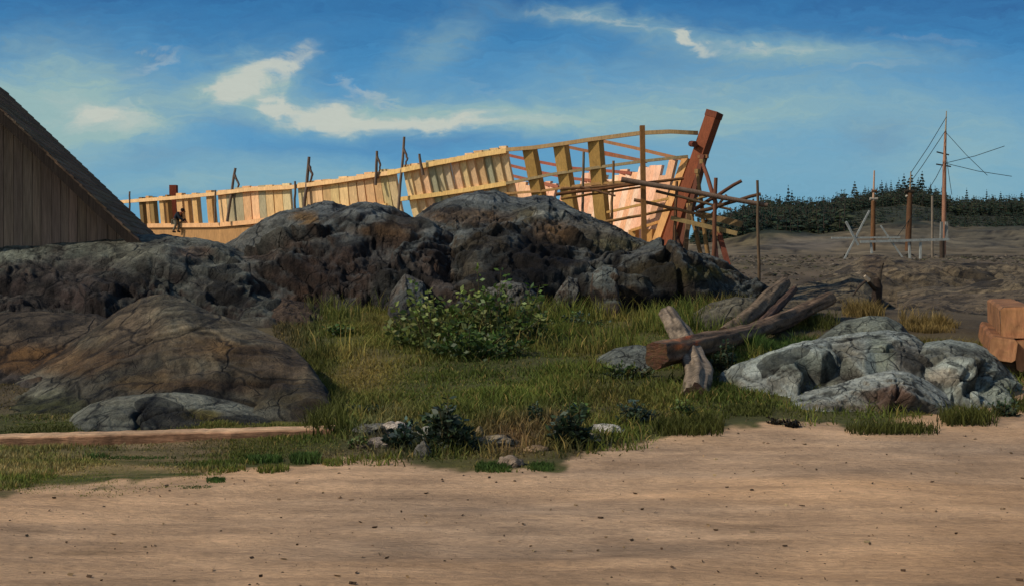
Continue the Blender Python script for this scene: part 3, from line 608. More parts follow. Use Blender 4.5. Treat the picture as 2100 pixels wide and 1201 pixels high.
for (pix, c) in (([(1042, 318), (1100, 331), (1180, 346), (1260, 352), (1300, 356)], (150, 84, 62)), ([(1042, 338), (1100, 352), (1180, 367), (1250, 374)], (156, 92, 66)), ([(1042, 358), (1100, 372), (1150, 384)], (160, 96, 70)),
                 ([(1150, 298), (1200, 309), (1320, 330)], (136, 92, 62)), ([(1225, 287), (1300, 303), (1380, 322), (1428, 332)], (150, 104, 66)), ([(1235, 312), (1300, 326), (1330, 332)], (144, 84, 54))):
    ribband(pix, -1, .15, .1, lin(c), -.15, 'far_ribband')
ribband([(1250, 436), (1325, 419), (1402, 402)], 1, .1, .1, lin((196, 150, 84)), .2)
ribband([(1300, 473), (1340, 461), (1386, 446)], 1, .12, .1, lin((206, 150, 84)), .2)
ribband([(1040, 398), (1120, 392), (1200, 380), (1300, 372)], 1, .1, .1, lin((166, 126, 76)), .2)
# stem, apron, stern post, keel
def yz(px, py, Y): return P(px, py, Y)
mb = MB(); a = yz(1345, 580, 50.3); b = yz(1464, 236, 49.7)
sd = (b-a).normalized(); nb = Vector((.75, -.66, 0)); nb = (nb-sd*nb.dot(sd)).normalized()
mb.beam(a, b, .52, .5, lin((124, 66, 38)), up=NN); mb.build('stem_post', M_new, ship)
mb = MB(); mb.beam(b-sd*.12, b+sd*.14, .56, .54, lin((104, 54, 32)), up=NN); mb.build('stem_head', M_new, ship)
mb = MB(); mb.beam(yz(1325, 560, 50.6), yz(1410, 325, 50.2), .34, .34, lin((216, 160, 98)), up=NN); mb.build('apron', M_new, ship)
mb = MB(); mb.beam(yz(1395, 520, 49.6), yz(1444, 318, 49.2), .2, .3, lin((104, 62, 44)), up=NN); mb.build('false_stem', M_new, ship)
mb = MB(); mb.tube([yz(1417, 295, 49.9), yz(1425, 296, 49.4)], .13, lin((96, 52, 36)), 8); mb.build('timberhead', M_new, ship)
mb = MB(); mb.beam(yz(1432, 322, 49.3), yz(1452, 321, 49.1), .2, .14, lin((140, 96, 62))); mb.build('cleat', M_new, ship)
sq = hull(s_at(372), 1, 0); q0 = Vector((sq.x, sq.y, 0))
yq = q0.y; mb = MB(); mb.beam(P(357, 500, yq), P(356, 380, yq), .42, .4, lin((128, 60, 36)), up=Vector((0, 1, 0))); mb.build('stern_post', M_new, ship)
mb = MB(); mb.beam(S0+DD*2+Vector((0, 0, -.25)), S0+DD*46+Vector((0, 0, -.25)), .45, .6, lin((150, 96, 56))); mb.build('keel', M_new, ship)
# ------------------------------------------------------------------ bow staging (one lashed frame of poles)
Yg = 47.5
stg = thing('bow_staging', P(1322, 560, Yg), 'rough staging of grey and brown poles and planks lashed around the ship bow', 'scaffold')
def pole(x0, y0, x1, y1, wpx, c, name='pole', Y0=Yg, Y1=None, sq=False, parent=stg):
    Y1 = Y0 if Y1 is None else Y1; mb = MB(); w = wpx/F*(Y0+Y1)/2
    if sq: mb.beam(P(x0, y0, Y0), P(x1, y1, Y1), w*.7, w, jit(lin(c), .08), up=Vector((0, 0, 1)) if abs(x1-x0) > abs(y1-y0) else Vector((0, 1, 0)))
    else:
        n = 6; pts = []; 
        for i in range(n+1):
            t = i/n; p = P(x0+(x1-x0)*t, y0+(y1-y0)*t, Y0+(Y1-Y0)*t); pts.append(p+Vector((random.uniform(-.02, .02), 0, random.uniform(-.02, .02))) if 0 < i < n else p)
        mb.tube(pts, [w/2*(1.08-.2*i/n) for i in range(n+1)], jit(lin(c), .1), 7, endcol=lin((190, 150, 100)))
    return mb.build(name, M_pole, parent, shade=not sq)
pole(1322, 560, 1317, 258, 14, (132, 92, 52), 'post', sq=True, Y0=47.6)
pole(1193, 520, 1197, 312, 6, (112, 98, 80), 'post', Y0=48.5)
pole(1557, 625, 1553, 370, 6.5, (92, 76, 56), 'post', Y0=46.5)
pole(1463, 560, 1468, 365, 9, (116, 76, 54), 'post', Y0=47)
pole(1274, 368, 1574, 421, 11, (112, 94, 76), Y0=47.3, Y1=46.6)
pole(1140, 399, 1402, 366, 7, (112, 76, 46), Y0=47.9, Y1=47.6)
pole(1150, 408, 1322, 383, 5, (142, 102, 56), Y0=48.1, Y1=47.8)
pole(1190, 383, 1262, 402, 5, (100, 74, 50), Y0=48.0, Y1=47.4)
pole(1424, 430, 1521, 371, 8, (94, 62, 44), Y0=48.2, Y1=47.6)
pole(1432, 434, 1560, 398, 8, (88, 62, 44), Y0=47.6, Y1=46.8)
pole(1412, 414, 1465, 398, 6, (140, 108, 66), Y0=48.4, Y1=47.8)
pole(1428, 438, 1521, 460, 13, (122, 98, 66), 'plank', Y0=48.4, Y1=47.4, sq=True)
pole(1376, 447, 1512, 479, 9, (150, 122, 80), 'plank', Y0=47.8, Y1=47.0, sq=True)
pole(1150, 388, 1320, 376, 6, (120, 88, 56), Y0=48.2, Y1=47.8)
pole(1240, 455, 1390, 428, 6, (150, 112, 66), Y0=48.2, Y1=47.9)
pole(1252, 500, 1258, 330, 6, (128, 98, 66), 'post', Y0=48.6)
pole(1382, 520, 1388, 372, 7, (110, 80, 54), 'post', Y0=47.9)
pole(1300, 410, 1440, 440, 7, (124, 92, 60), Y0=47.7, Y1=47.4)
pole(1345, 392, 1500, 430, 6, (104, 80, 58), Y0=48.0, Y1=47.5)
pole(1436, 470, 1490, 400, 6, (112, 82, 56), Y0=48.5, Y1=47.8)
# shores under the bow
for (x0, y0, x1, y1, w, c, Y, lab) in ((1404, 530, 1414, 420, 12, (112, 86, 60), 48.8, 'straight brown shoring prop just right of the red stem of the ship'),
                                       (1442, 540, 1418, 440, 9, (124, 94, 56), 48.6, 'thin yellow-brown shoring prop leaning left, second from the ship stem'),
                                       (1456, 560, 1430, 350, 9, (128, 100, 60), 48.3, 'long yellowish shoring prop reaching from the rock up past the staging planks'),
                                       (1402, 535, 1386, 480, 8, (70, 48, 36), 49.4, 'short blackish shoring prop tight under the ship stem'),
                                       (1472, 565, 1464, 476, 11, (66, 44, 38), 48.0, 'dark upright shoring prop below the outer staging plank'),
                                       (1498, 560, 1474, 478, 13, (112, 62, 46), 47.8, 'thick reddish shoring prop leaning outward, farthest out from the bow'),
                                       (1470, 425, 1440, 330, 9, (120, 74, 52), 48.4, 'reddish brace leaning from the upper stem down to the staging pole')):
    Yb = Y-0.5; t = thing('shoring_prop', P(x0, y0, Yb), lab, 'prop', 'timber props shoring up the bow')
    pole(x0, y0, x1, y1, w, c, 'timber', Yb, Y+.3, sq=(w > 10), parent=t)
    mb = MB(); q = P(x1, y1, Y+.3); mb.tube([q-Vector((0, 0, .12)), q+Vector((0, 0, .06))], .5*w/F*Y+.03, lin((150, 118, 74)), 6); mb.build('rope_lashing', M_pole, t)
# upright poles standing along the flank
for (xb, yb, xt, yt, w, br, lab) in ((814, 470, 829, 281, 6, 1, 'tallest thin upright pole standing in the gap in the ship frames'), (622, 450, 634, 322, 7, 1, 'bent upright pole with a bracket at the left end of the long frame panel'),
                                     (466, 455, 483, 345, 6, 1, 'short forked upright pole rising left of the second frame panel'), (770, 380, 773, 310, 6, 1, 'stubby dark forked pole rising above the rail left of the tallest pole'),
                                     (868, 360, 860, 316, 6, 0, 'short dark stub of pole leaning left above the rail'), (266, 450, 266, 393, 4, 0, 'thin short pole beside the shed roof end'), (605, 445, 605, 372, 5, 0, 'thin grey pole in front of the sky gap in the frames'), (441, 455, 442, 390, 4, 0, 'thin grey pole in the first sky gap by the worker')):
    s = s_at(xb); q = hull(s, 1, 1, .55); Y = q.y-.1
    t = thing('staging_pole', P(xb, yb, Y), lab, 'pole', 'upright poles along the ship side')
    pole(xb, yb, xt, yt, w, (112, 94, 78), 'shaft', Y, Y, parent=t)
    if br:
        pole(xt+(xb-xt)*.12, yt+(yb-yt)*.12, xt+7, yt+(yb-yt)*.12+22, w*.8, (104, 84, 70), 'bracket', Y, Y-.2, parent=t)
        pole(xt+7, yt+(yb-yt)*.12+20, xt+3+(xb-xt)*.3, yt+(yb-yt)*.12+48, w*.6, (104, 84, 70), 'bracket', Y-.2, Y, parent=t)

# ------------------------------------------------------------------ people
def skin_obj(name, joints, edges, mat, colr, parent, base, sub=1):
    me = bpy.data.meshes.new(name); me.from_pydata([tuple(Vector(j[:3])) for j in joints], edges, []); me.update()
    o = bpy.data.objects.new(name, me); col.objects.link(o); o.parent = parent
    ca = None
    me.materials.append(mat)
    bpy.context.view_layer.objects.active = o; o.select_set(True)
    md = o.modifiers.new('Skin', 'SKIN'); md.use_smooth_shade = True
    if not me.skin_vertices: bpy.ops.mesh.customdata_skin_add()
    for i, j in enumerate(joints):
        me.skin_vertices[0].data[i].radius = (j[3], j[3] if len(j) < 5 else j[4]); me.skin_vertices[0].data[i].use_root = (i == 0)
    sb = o.modifiers.new('Sub', 'SUBSURF'); sb.levels = sub; sb.render_levels = sub
    dg = bpy.context.evaluated_depsgraph_get(); dg.update(); ev = bpy.data.meshes.new_from_object(o.evaluated_get(dg))
    o.modifiers.clear(); o.data = ev; o.select_set(False)
    ca = ev.color_attributes.new('Col', 'FLOAT_COLOR', 'POINT'); ca.data.foreach_set('color', np.tile(np.array([*colr, 1], np.float32), len(ev.vertices)))
    if not ev.materials: ev.materials.append(mat)
    return o
def person(base, label, pose, facing, cols, hat, group=None):
    """pose: dict of joints in metres (x = forward, y = to the person's left, z = up)."""
    t = thing('person', base, label, 'person', group); t.rotation_euler = (0, 0, facing)
    p = pose; J = {}
    sk, coat, trs, hatc = cols
    order = ['pelvis', 'waist', 'chest', 'neck', 'head0', 'head1', 'head2', 'shL', 'elL', 'wrL', 'shR', 'elR', 'wrR', 'hipL', 'knL', 'anL', 'toL', 'hipR', 'knR', 'anR', 'toR']
    rad = dict(pelvis=.13, waist=.115, chest=.14, neck=.055, head0=.06, head1=.095, head2=.07, shL=.065, elL=.045, wrL=.03, shR=.065, elR=.045, wrR=.03, hipL=.085, knL=.055, anL=.04, toL=.035, hipR=.085, knR=.055, anR=.04, toR=.035)
    idx = {k: i for i, k in enumerate(order)}
    jo = [(*p[k], rad[k]) for k in order]
    ed = [('pelvis', 'waist'), ('waist', 'chest'), ('chest', 'neck'), ('neck', 'head0'), ('head0', 'head1'), ('head1', 'head2'), ('chest', 'shL'), ('shL', 'elL'), ('elL', 'wrL'), ('chest', 'shR'), ('shR', 'elR'), ('elR', 'wrR'), ('pelvis', 'hipL'), ('hipL', 'knL'), ('knL', 'anL'), ('anL', 'toL'), ('pelvis', 'hipR'), ('hipR', 'knR'), ('knR', 'anR'), ('anR', 'toR')]
    ed = [(idx[a], idx[b]) for a, b in ed]
    # hands: palm and five fingers
    for sdn in ('L', 'R'):
        w = Vector(p['wr'+sdn]); e = Vector(p['el'+sdn]); d = (w-e).normalized(); s_ = Vector((0, 1, 0)); s_ = (s_-d*s_.dot(d)).normalized(); n_ = d.cross(s_)
        b = len(jo); jo.append((*(w+d*.07), .032)); ed.append((idx['wr'+sdn], b))
        for f_ in range(4):
            k = len(jo); off = (f_-1.5)*.02; jo.append((*(w+d*.11+s_*off), .009)); jo.append((*(w+d*(.15-.006*abs(f_-1.5))+s_*off*1.1+n_*.02), .008)); ed += [(b, k), (k, k+1)]
        k = len(jo); jo.append((*(w+d*.07+s_*.045), .010)); jo.append((*(w+d*.10+s_*.06+n_*.02), .009)); ed += [(b, k), (k, k+1)]
    h1 = Vector(p['head1']); fw = Vector(p.get('face', (1, 0, -.1))).normalized()
    k = len(jo); jo.append((*(h1+fw*.105-Vector((0, 0, .01))), .014)); ed.append((idx['head1'], k))       # nose
    body = skin_obj('body', jo, ed, M_skin, sk, t, base)
    def clo(name, keys, edges, grow, colr):
        ix = {q: i for i, q in enumerate(keys)}
        return skin_obj(name, [(*p[q], rad[q]+grow) for q in keys], [(ix[a], ix[b]) for a, b in edges], M_cloth, colr, t, base)
    clo('jacket', ['chest', 'waist', 'pelvis', 'shL', 'elL', 'wrL', 'shR', 'elR', 'wrR'], [('chest', 'waist'), ('waist', 'pelvis'), ('chest', 'shL'), ('shL', 'elL'), ('elL', 'wrL'), ('chest', 'shR'), ('shR', 'elR'), ('elR', 'wrR')], .028, coat)
    if 'skirt' not in p:
        clo('trousers', ['pelvis', 'hipL', 'knL', 'anL', 'hipR', 'knR', 'anR'], [('pelvis', 'hipL'), ('hipL', 'knL'), ('knL', 'anL'), ('pelvis', 'hipR'), ('hipR', 'knR'), ('knR', 'anR')], .022, trs)
    else:
        mb = MB(); mb.tube([Vector((0, 0, z)) + Vector(p['pelvis'])*0+Vector((p['pelvis'][0]*(z/.95), 0, 0)) for z in (.08, .4, .75, 1.0)], [.34, .28, .2, .15], trs, 14, jit=.06); mb2 = mb
        me = mb.build('skirt', M_cloth, None, True); me.parent = t
    h2 = Vector(p['head2']); up = (h2-h1).normalized()
    mb = MB()
    if hat == 'brim':
        mb.tube([h1+up*.03, h1+up*.045], [.19, .19], hatc, 14); mb.tube([h1+up*.045, h1+up*.15], [.115, .095], hatc, 12); nm = 'hat'
    elif hat == 'cap':
        mb.tube([h1+up*.02, h1+up*.07, h1+up*.11], [.118, .115, .06], hatc, 12); mb.beam(h1+up*.03+fw*.08, h1+up*.02+fw*.19, .15, .015, hatc); nm = 'cap'
    else:
        mb.tube([h1-up*.11-fw*.03, h1-up*.03-fw*.025, h1+up*.05-fw*.02, h1+up*.10-fw*.02, h1+up*.13-fw*.02], [.10, .118, .118, .09, .03], hatc, 12); nm = 'headscarf'
    ho = mb.build(nm, M_cloth, None, True); ho.parent = t
    mb = MB(); mb.tube([h1-fw*.03-up*.05, h1-fw*.025+up*.02, h1-fw*.02+up*.06], [.085, .104, .10], lin((40, 28, 20)), 10); ho = mb.build('hair', M_cloth, None, True); ho.parent = t
    for sdn in ('L', 'R'):
        a = Vector(p['an'+sdn]); b = Vector(p['to'+sdn]); mb = MB(); mb.tube([a+(a-b)*.3-Vector((0, 0, .05)), a-Vector((0, 0, .03)), b], [.045, .055, .042], lin((28, 22, 18)), 8); so = mb.build('shoe', M_cloth, None, True); so.parent = t
    return t
stand = dict(pelvis=(0, 0, .93), waist=(.01, 0, 1.08), chest=(.04, 0, 1.28), neck=(.06, 0, 1.45), head0=(.07, 0, 1.50), head1=(.09, 0, 1.59), head2=(.09, 0, 1.66), shL=(.04, .17, 1.38), elL=(.0, .22, 1.12), wrL=(.14, .2, .9), shR=(.04, -.17, 1.38), elR=(-.02, -.23, 1.12), wrR=(.12, -.2, .9),
             hipL=(0, .09, .9), knL=(.14, .1, .5), anL=(.16, .1, .09), toL=(.3, .11, .04), hipR=(0, -.09, .9), knR=(.03, -.1, .48), anR=(-.2, -.1, .12), toR=(-.08, -.11, .04))
Yp = 30.0; q0 = P(1801, 640, Yp); q0.z = tz(q0.x, q0.y)-.05
st = thing('tree_stump', tuple(q0), 'dark broken tree stump with a forked dead limb, standing behind the dry grass', 'tree stump')
DK = lin((48, 38, 30))
mb = MB(); mb.tube([q0, P(1799, 612, Yp), P(1801, 588, Yp), P(1797, 570, Yp)], [.17, .125, .12, .07], DK, 11, jit=.22, endcol=lin((96, 80, 62))); mb.build('trunk', M_log, st, True)
mb = MB(); mb.tube([P(1800, 590, Yp), P(1804, 562, Yp), P(1812, 540, Yp+.1)], [.07, .05, .015], lin((66, 56, 44)), 7, jit=.2); mb.build('broken_limb', M_log, st, True)
mb = MB(); mb.tube([P(1797, 596, Yp), P(1778, 574, Yp-.2), P(1764, 586, Yp-.3), P(1749, 606, Yp-.35)], [.06, .045, .03, .018], lin((60, 50, 40)), 7, jit=.2); mb.build('broken_limb', M_log, st, True)
mb = MB(); mb.tube([P(1781, 576, Yp-.22), P(1773, 566, Yp-.25)], [.06, .035], lin((150, 134, 112)), 7, jit=.25, endcol=lin((170, 152, 126))); mb.build('splintered_end', M_log, st, True)
# worker at the stern
s = s_at(368); wq = hull(s, h_for_py(s, 461), 1, .42)
sit = dict(pelvis=(0, 0, .12), waist=(.06, 0, .28), chest=(.20, 0, .46), neck=(.33, 0, .57), head0=(.36, 0, .60), head1=(.43, 0, .66), head2=(.47, 0, .72), face=(1, 0, -.5), shL=(.22, .17, .52), elL=(.36, .21, .28), wrL=(.56, .15, .12), shR=(.22, -.17, .52), elR=(.38, -.21, .27), wrR=(.60, -.14, .11),
           hipL=(.02, .1, .1), knL=(.22, .12, .02), anL=(.1, .12, -.36), toL=(.22, .13, -.42), hipR=(.0, -.1, .1), knR=(.14, -.13, -.02), anR=(-.03, -.12, -.38), toR=(.1, -.12, -.44))
wk = person((wq.x-.0, wq.y-.1, wq.z+.06), 'worker in a dark blue jacket sitting bent over on the ship rail at the left', sit, math.radians(-12), (lin((186, 128, 100)), lin((30, 38, 46)), lin((124, 116, 96)), lin((18, 20, 26))), 'cap')
wk.scale = (1.12, 1.12, 1.12)
mb = MB(); mb.beam(P(396, 464, wq.y-.35), P(406, 466, wq.y-.4), .05, .05, lin((120, 84, 50))); mb.beam(P(404, 462, wq.y-.4), P(405, 469, wq.y-.4), .07, .07, lin((40, 40, 42)))
set_tags(mb.build('hand_tool', M_pole, base=tuple(P(400, 466, wq.y-.4))), 'short-handled hammer in the hands of the dark-clad worker on the ship', 'hammer')

# ------------------------------------------------------------------ moored ship beyond the bank
Yh = 132.0
sb = P(1860, 528, Yh); ms = thing('moored_ship', (sb.x, Yh, 1.0), 'distant moored sailing ship with three bare masts and thin rigging before the wooded hill', 'ship')
mb = MB(); hp = []
n = 14; secs = []
for i in range(n+1):
    t = i/n; x = (1735+(1990-1735)*t-CX)/F*Yh; b = 2.2*math.sin(math.pi*min(max(t*.92+.06, 0), 1))**.6; zt = CH+(HY-(525-4*(2*t-1)**2))/F*Yh
    secs.append([(x, Yh-b, zt), (x, Yh-b*.85, zt-1.4), (x, Yh, zt-2.6), (x, Yh+b*.85, zt-1.4), (x, Yh+b, zt)])
b0 = len(mb.v)
for sct in secs:
    for q in sct: mb.v.append(q); mb.c.append(lin((84, 76, 64)))
for i in range(n):
    for k in range(5): mb.f.append((b0+i*5+k, b0+(i+1)*5+k, b0+(i+1)*5+(k+1) % 5, b0+i*5+(k+1) % 5))
mb.build('hull', M_board, ms, True)
def mast(px0, parts, px1):
    out = None
    for (xa, ya, xb, yb, w0, w1, c, nm) in parts:
        mb = MB(); mb.tube([P(xa, ya, Yh), P(xb, yb, Yh)], [w0/2/F*Yh, w1/2/F*Yh], lin(c), 8)
        o = mb.build(nm, M_pole, out or ms, True)
        if out is None: out = o
    return out
mast(0, [(1790, 515, 1791, 412, 11, 9, (104, 72, 44), 'mast'), (1791, 412, 1793, 350, 5, 3, (176, 140, 112), 'topmast'), (1784, 408, 1800, 408, 6, 6, (150, 140, 124), 'crosstree'), (1788, 392, 1798, 392, 6, 6, (110, 78, 54), 'crosstree')], 0)
mast(0, [(1862, 515, 1866, 396, 13, 11, (92, 64, 42), 'mast'), (1866, 396, 1868, 352, 4, 2.5, (140, 124, 100), 'topmast'), (1858, 402, 1872, 402, 4, 4, (200, 190, 170), 'crosstree'), (1855, 393, 1874, 393, 8, 8, (60, 52, 40), 'crosstree')], 0)
mast(0, [(1935, 530, 1937, 330, 10, 8, (150, 108, 84), 'mast'), (1937, 330, 1939, 270, 7, 5, (164, 120, 92), 'topmast'), (1939, 270, 1941, 228, 4, 2, (150, 138, 116), 'topgallant_mast'), (1920, 337, 1950, 342, 3, 3, (52, 48, 44), 'crosstree'), (1921, 312, 1946, 318, 3, 3, (52, 48, 44), 'crosstree')], 0)
for (xa, ya, xb, yb) in ((1938, 270, 1845, 405), (1936, 332, 1905, 388), (1905, 388, 1830, 500), (1938, 270, 2025, 360), (1938, 335, 2075, 362), (1938, 335, 2060, 300), (1941, 240, 1868, 355), (1938, 300, 1952, 400)):
    mb = MB(); mb.tube([P(xa, ya, Yh-.3), P((xa+xb)/2, (ya+yb)/2+3, Yh-.3), P(xb, yb, Yh-.3)], .035, lin((44, 48, 44)), 4); mb.build('rigging_line', M_pole, ms)
# white painted landing stage
Yl = 118.0
ls = thing('landing_stage', P(1830, 525, Yl), 'white wooden landing stage with long rails and crossed legs in front of the moored ship', 'landing stage')
WH = (146, 148, 140)
for (xa, ya, xb, yb, w, nm) in ((1705, 488, 1846, 487, 3.5, 'rail'), (1764, 496, 1946, 491, 5, 'rail'), (1735, 455, 1760, 503, 4, 'cross_leg'), (1783, 432, 1721, 552, 3.2, 'cross_leg'), (1786, 497, 1788, 520, 4, 'leg'), (1806, 463, 1852, 530, 3, 'cross_leg'), (1864, 497, 1866, 530, 4, 'leg'), (1888, 497, 1887, 535, 4, 'leg'), (1866, 530, 1887, 533, 2.5, 'brace'),
                                (1931, 455, 1930, 492, 5, 'bollard_post'), (1941, 455, 1941, 492, 5, 'bollard_post')):
    mb = MB(); w_ = w/F*Yl; mb.beam(P(xa, ya, Yl+random.uniform(-.15, .15)), P(xb, yb, Yl), w_, w_, lin((128, 126, 116) if nm == 'bollard_post' else WH)); mb.build(nm, M_pole, ls)
for (x, y0, y1, w, lab) in ((1932, 490, 535, 11, 'stout dark mooring post under the right end of the white landing stage'), (1912, 402, 438, 5, 'thin pale mooring post with a brown foot left of the tallest mast')):
    mb = MB(); mb.tube([P(x, y1+(6 if y1 > 500 else 90), Yl+3), P(x, y0, Yl+3)], w/2/F*Yl, lin((62, 52, 42) if w > 8 else (120, 108, 92)), 8); set_tags(mb.build('mooring_post', M_pole, None, True, base=tuple(P(x, y1, Yl+3))), lab, 'post')

# ------------------------------------------------------------------ logs and timbers
def log(name, pts, rads, colr, label, cat='log', seg=30, endc=(96, 70, 48), group=None, patches=()):
    n = 90; Pp = []; R = []
    m = len(pts)-1
    for i in range(n+1):
        t = i/n*m; k = min(int(t), m-1); f = t-k; Pp.append(pts[k].lerp(pts[k+1], f)); R.append(rads[k]*(1-f)+rads[k+1]*f)
    d0 = (Pp[-1]-Pp[0]).normalized(); V = []; C = []; base = np.array(lin(colr))
    up = Vector((0, 0, 1)); a = d0.cross(up).normalized(); b = a.cross(d0)
    for i in range(n+1):
        for k in range(seg):
            th = 2*math.pi*k/seg; V.append(Pp[i]+(a*math.cos(th)+b*math.sin(th))*R[i])
    V = np.array([tuple(v) for v in V]); c0 = np.repeat(np.array([tuple(p) for p in Pp]), seg, 0); nrm = V-c0; nrm /= np.linalg.norm(nrm, axis=1, keepdims=True)
    al = (c0-c0[0])@np.array(tuple(d0)); q = np.stack([al*.8, nrm[:, 0]*2.2, nrm[:, 2]*2.2], 1)+len(label)
    q2 = q*np.array([1, 3, 3])
    dis = fbm(q, 3, 90)*.03+fbm(q2*2, 3, 91)*.012; ri = np.repeat(np.array(R), seg)
    V = V+nrm*(dis*ri/.14)[:, None]
    ck = 1-2*np.abs(fbm(q*np.array([.6, 2.4, 2.4]), 3, 98)); V = V-nrm*(.012*smooth(.86, .98, ck))[:, None]; c = base*((1+.5*fbm(q*2, 3, 95)+.35*fbm(q2*3, 3, 96))*(1-.7*smooth(.80, .97, ck)))[:, None]
    for (t0, th0, rt, cc) in patches:
        w = np.exp(-(((al/al.max()-t0)/rt)**2))*np.clip(fbm(q*3, 3, 97)*2+.3, 0, 1)*smooth(-.9, .1, nrm[:, 2]); c = c+(np.array(lin(cc))-c)*w[:, None]
    Fq = [(i*seg+k, i*seg+(k+1) % seg, (i+1)*seg+(k+1) % seg, (i+1)*seg+k) for i in range(n) for k in range(seg)]
    t = thing(name, tuple(Pp[0]-Vector((0, 0, R[0]))), label, cat, group)
    mesh_np('trunk', V, np.array(Fq), M_log, np.clip(c, .004, 1), t)
    for e, sgn in ((0, -1), (n, 1)):
        mb = MB(); ring = V[e*seg:(e+1)*seg]; cen = ring.mean(0)
        mb.v.append(tuple(cen+np.array(tuple(d0))*sgn*.004)); mb.c.append(lin(endc))
        for s_ in (.35, .7, 1.0):
            for r in ring: mb.v.append(tuple(cen+(r-cen)*s_+np.array(tuple(d0))*sgn*.004*(1.2-s_))); mb.c.append(tuple(v*(1.15-.35*s_+random.uniform(-.15, .15)) for v in lin(endc)))
        for k in range(seg):
            mb.f.append((0, 1+k, 1+(k+1) % seg)); 
            for s_ in (0, 1): mb.f.append((1+s_*seg+k, 1+(s_+1)*seg+k, 1+(s_+1)*seg+(k+1) % seg, 1+s_*seg+(k+1) % seg))
        mb.build('cut_end', M_log, t)
    return t
log('fallen_log', [P(1347, 727, 13.0), P(1450, 705, 14.6), P(1540, 682, 16.2), P(1620, 650, 17.8), P(1702, 612, 19.2)], [.145, .145, .135, .125, .10], (110, 88, 66), 'long dark brown log resting across a shorter one, orange bark patches near its cut end', endc=(92, 64, 44),
    patches=[(.06, 0, .03, (190, 104, 52)), (.13, 0, .02, (184, 96, 52))])
log('fallen_log', [P(1427, 815, 12.25), P(1434, 770, 12.9), P(1405, 700, 14.4), P(1370, 645, 16.2)], [.155, .15, .14, .125], (128, 112, 92), 'short grey log lying end-on beneath the long log, its pale end poking up behind', endc=(88, 66, 52))
log('fallen_log', [P(1488, 690, 16.6), P(1540, 650, 17.8), P(1585, 605, 19), P(1612, 580, 19.8)], [.13, .15, .13, .09], (114, 96, 74), 'thick weathered brown log lying slanted behind the long log', endc=(80, 62, 48))
log('fallen_log', [P(1560, 665, 17.2), P(1600, 625, 18.6), P(1630, 592, 19.6)], [.07, .07, .05], (84, 64, 50), 'thin dark branch-like log beside the thick slanted one', endc=(70, 50, 38))
def baulk(px, py, Y, w, h, L, colr, label, rot=0.0, yaw=.35):
    c = P(px, py, Y); t = thing('timber_baulk', tuple(c-Vector((0, 0, h/2))), label, 'timber', 'squared timber baulks stacked by the sand')
    d = Vector((math.sin(yaw), math.cos(yaw), -.01)).normalized(); a = Vector((d.y, -d.x, 0)).normalized(); b = a.cross(d).normalized()
    if b.z < 0: b = -b
    a2 = a*math.cos(rot)+b*math.sin(rot); b2 = b*math.cos(rot)-a*math.sin(rot)
    def ringpts(o_, sc=1.0): 
        ch = .035; out = []
        for (sa, sb_) in ((1, 1), (-1, 1), (-1, -1), (1, -1)):
            A = sa*w/2*sc; B_ = sb_*h/2*sc
            pr = [(A, B_-sb_*ch), (A-sa*ch, B_)]
            if sa*sb_ < 0: pr = pr[::-1]
            out += [o_+a2*x+b2*y for x, y in pr]
        return out
    mb = MB(); n = 14
    for i in range(n+1):
        for q in ringpts(c+d*L*i/n): mb.v.append(tuple(q+rvec()*.008)); mb.c.append(jit(lin(colr), .2))
    for i in range(n):
        for k in range(8): mb.f.append((i*8+k, i*8+(k+1) % 8, (i+1)*8+(k+1) % 8, (i+1)*8+k))
    mb.build('timber', M_log, t)
    mb = MB(); rg = mb.v; cc = c-d*.012
    for sc in (.0, .4, .75, 1.0):
        for q in ringpts(cc, max(sc, .02)): mb.v.append(tuple(q+d*(-.006*(1-sc)+.0)+rvec()*.003)); mb.c.append(jit(lin((164, 116, 78)), .15))
    for i in range(3):
        for k in range(8): mb.f.append((i*8+k, (i+1)*8+k, (i+1)*8+(k+1) % 8, i*8+(k+1) % 8))
    mb.f.append(tuple(range(8)))
    mb.build('sawn_end', M_pole, t)
baulk(2086, 661, 14.0, .37, .37, 4, (140, 98, 64), 'topmost orange-brown squared timber at the right edge', .03)
baulk(2057, 716, 13.7, .29, .27, 4, (136, 92, 58), 'small squared timber at the lower left of the stacked timbers, set slightly tilted', -.12)
baulk(2120, 728, 13.7, .40, .36, 4, (128, 80, 50), 'reddish squared timber cut off by the picture edge under the top one', .1)
for (px_, lab) in ((2066, 'short dark bearer beam under the left part of the stacked timbers'), (2140, 'short dark bearer beam under the right part of the stacked timbers')):
    q = P(px_, 750, 13.9); g0 = tz(q.x, 13.9)-.05; tp = P(2057, 716, 13.7).z-.135; mb = MB(); mb.beam((q.x-.35, 13.95, (g0+tp)/2), (q.x+.45, 13.8, (g0+tp)/2), .16, max(tp-g0, .06), lin((84, 64, 46)))
    set_tags(mb.build('timber_bearer', M_log, base=(q.x, 13.9, g0)), lab, 'timber')
# long timber on the ground at the left
tY0, tY1 = CH*F/(926-HY), CH*F/(908-HY)
t = thing('long_timber', (P(340, 915, 10.4).x, 10.4, 0), 'long flat pinkish timber lying along the foot of the rock mound at the left', 'timber')
mb = MB(); x0 = (-260-CX)/F*tY0; x1 = (682-CX)/F*tY1; n = 70
for i in range(n+1):
    f = i/n; x = x0+(x1-x0)*f; y = tY0+(tY1-tY0)*f; zb = -.03; hh = .10+.035*f+random.uniform(-.004, .004); ww = .16
    cc = np.array(lin((204, 164, 124)))*(1-.1*f)*random.uniform(.85, 1.12); red = np.array(lin((150, 110, 80)))*random.uniform(.85, 1.1)
    for (dy, z, c_) in ((0, zb, red), (-.003, hh-.02, red*1.15), (.02, hh, cc), (ww, hh+.004, cc), (ww, zb, cc)):
        mb.v.append((x, y+dy+random.uniform(-.003, .003), z)); mb.c.append(tuple(c_))
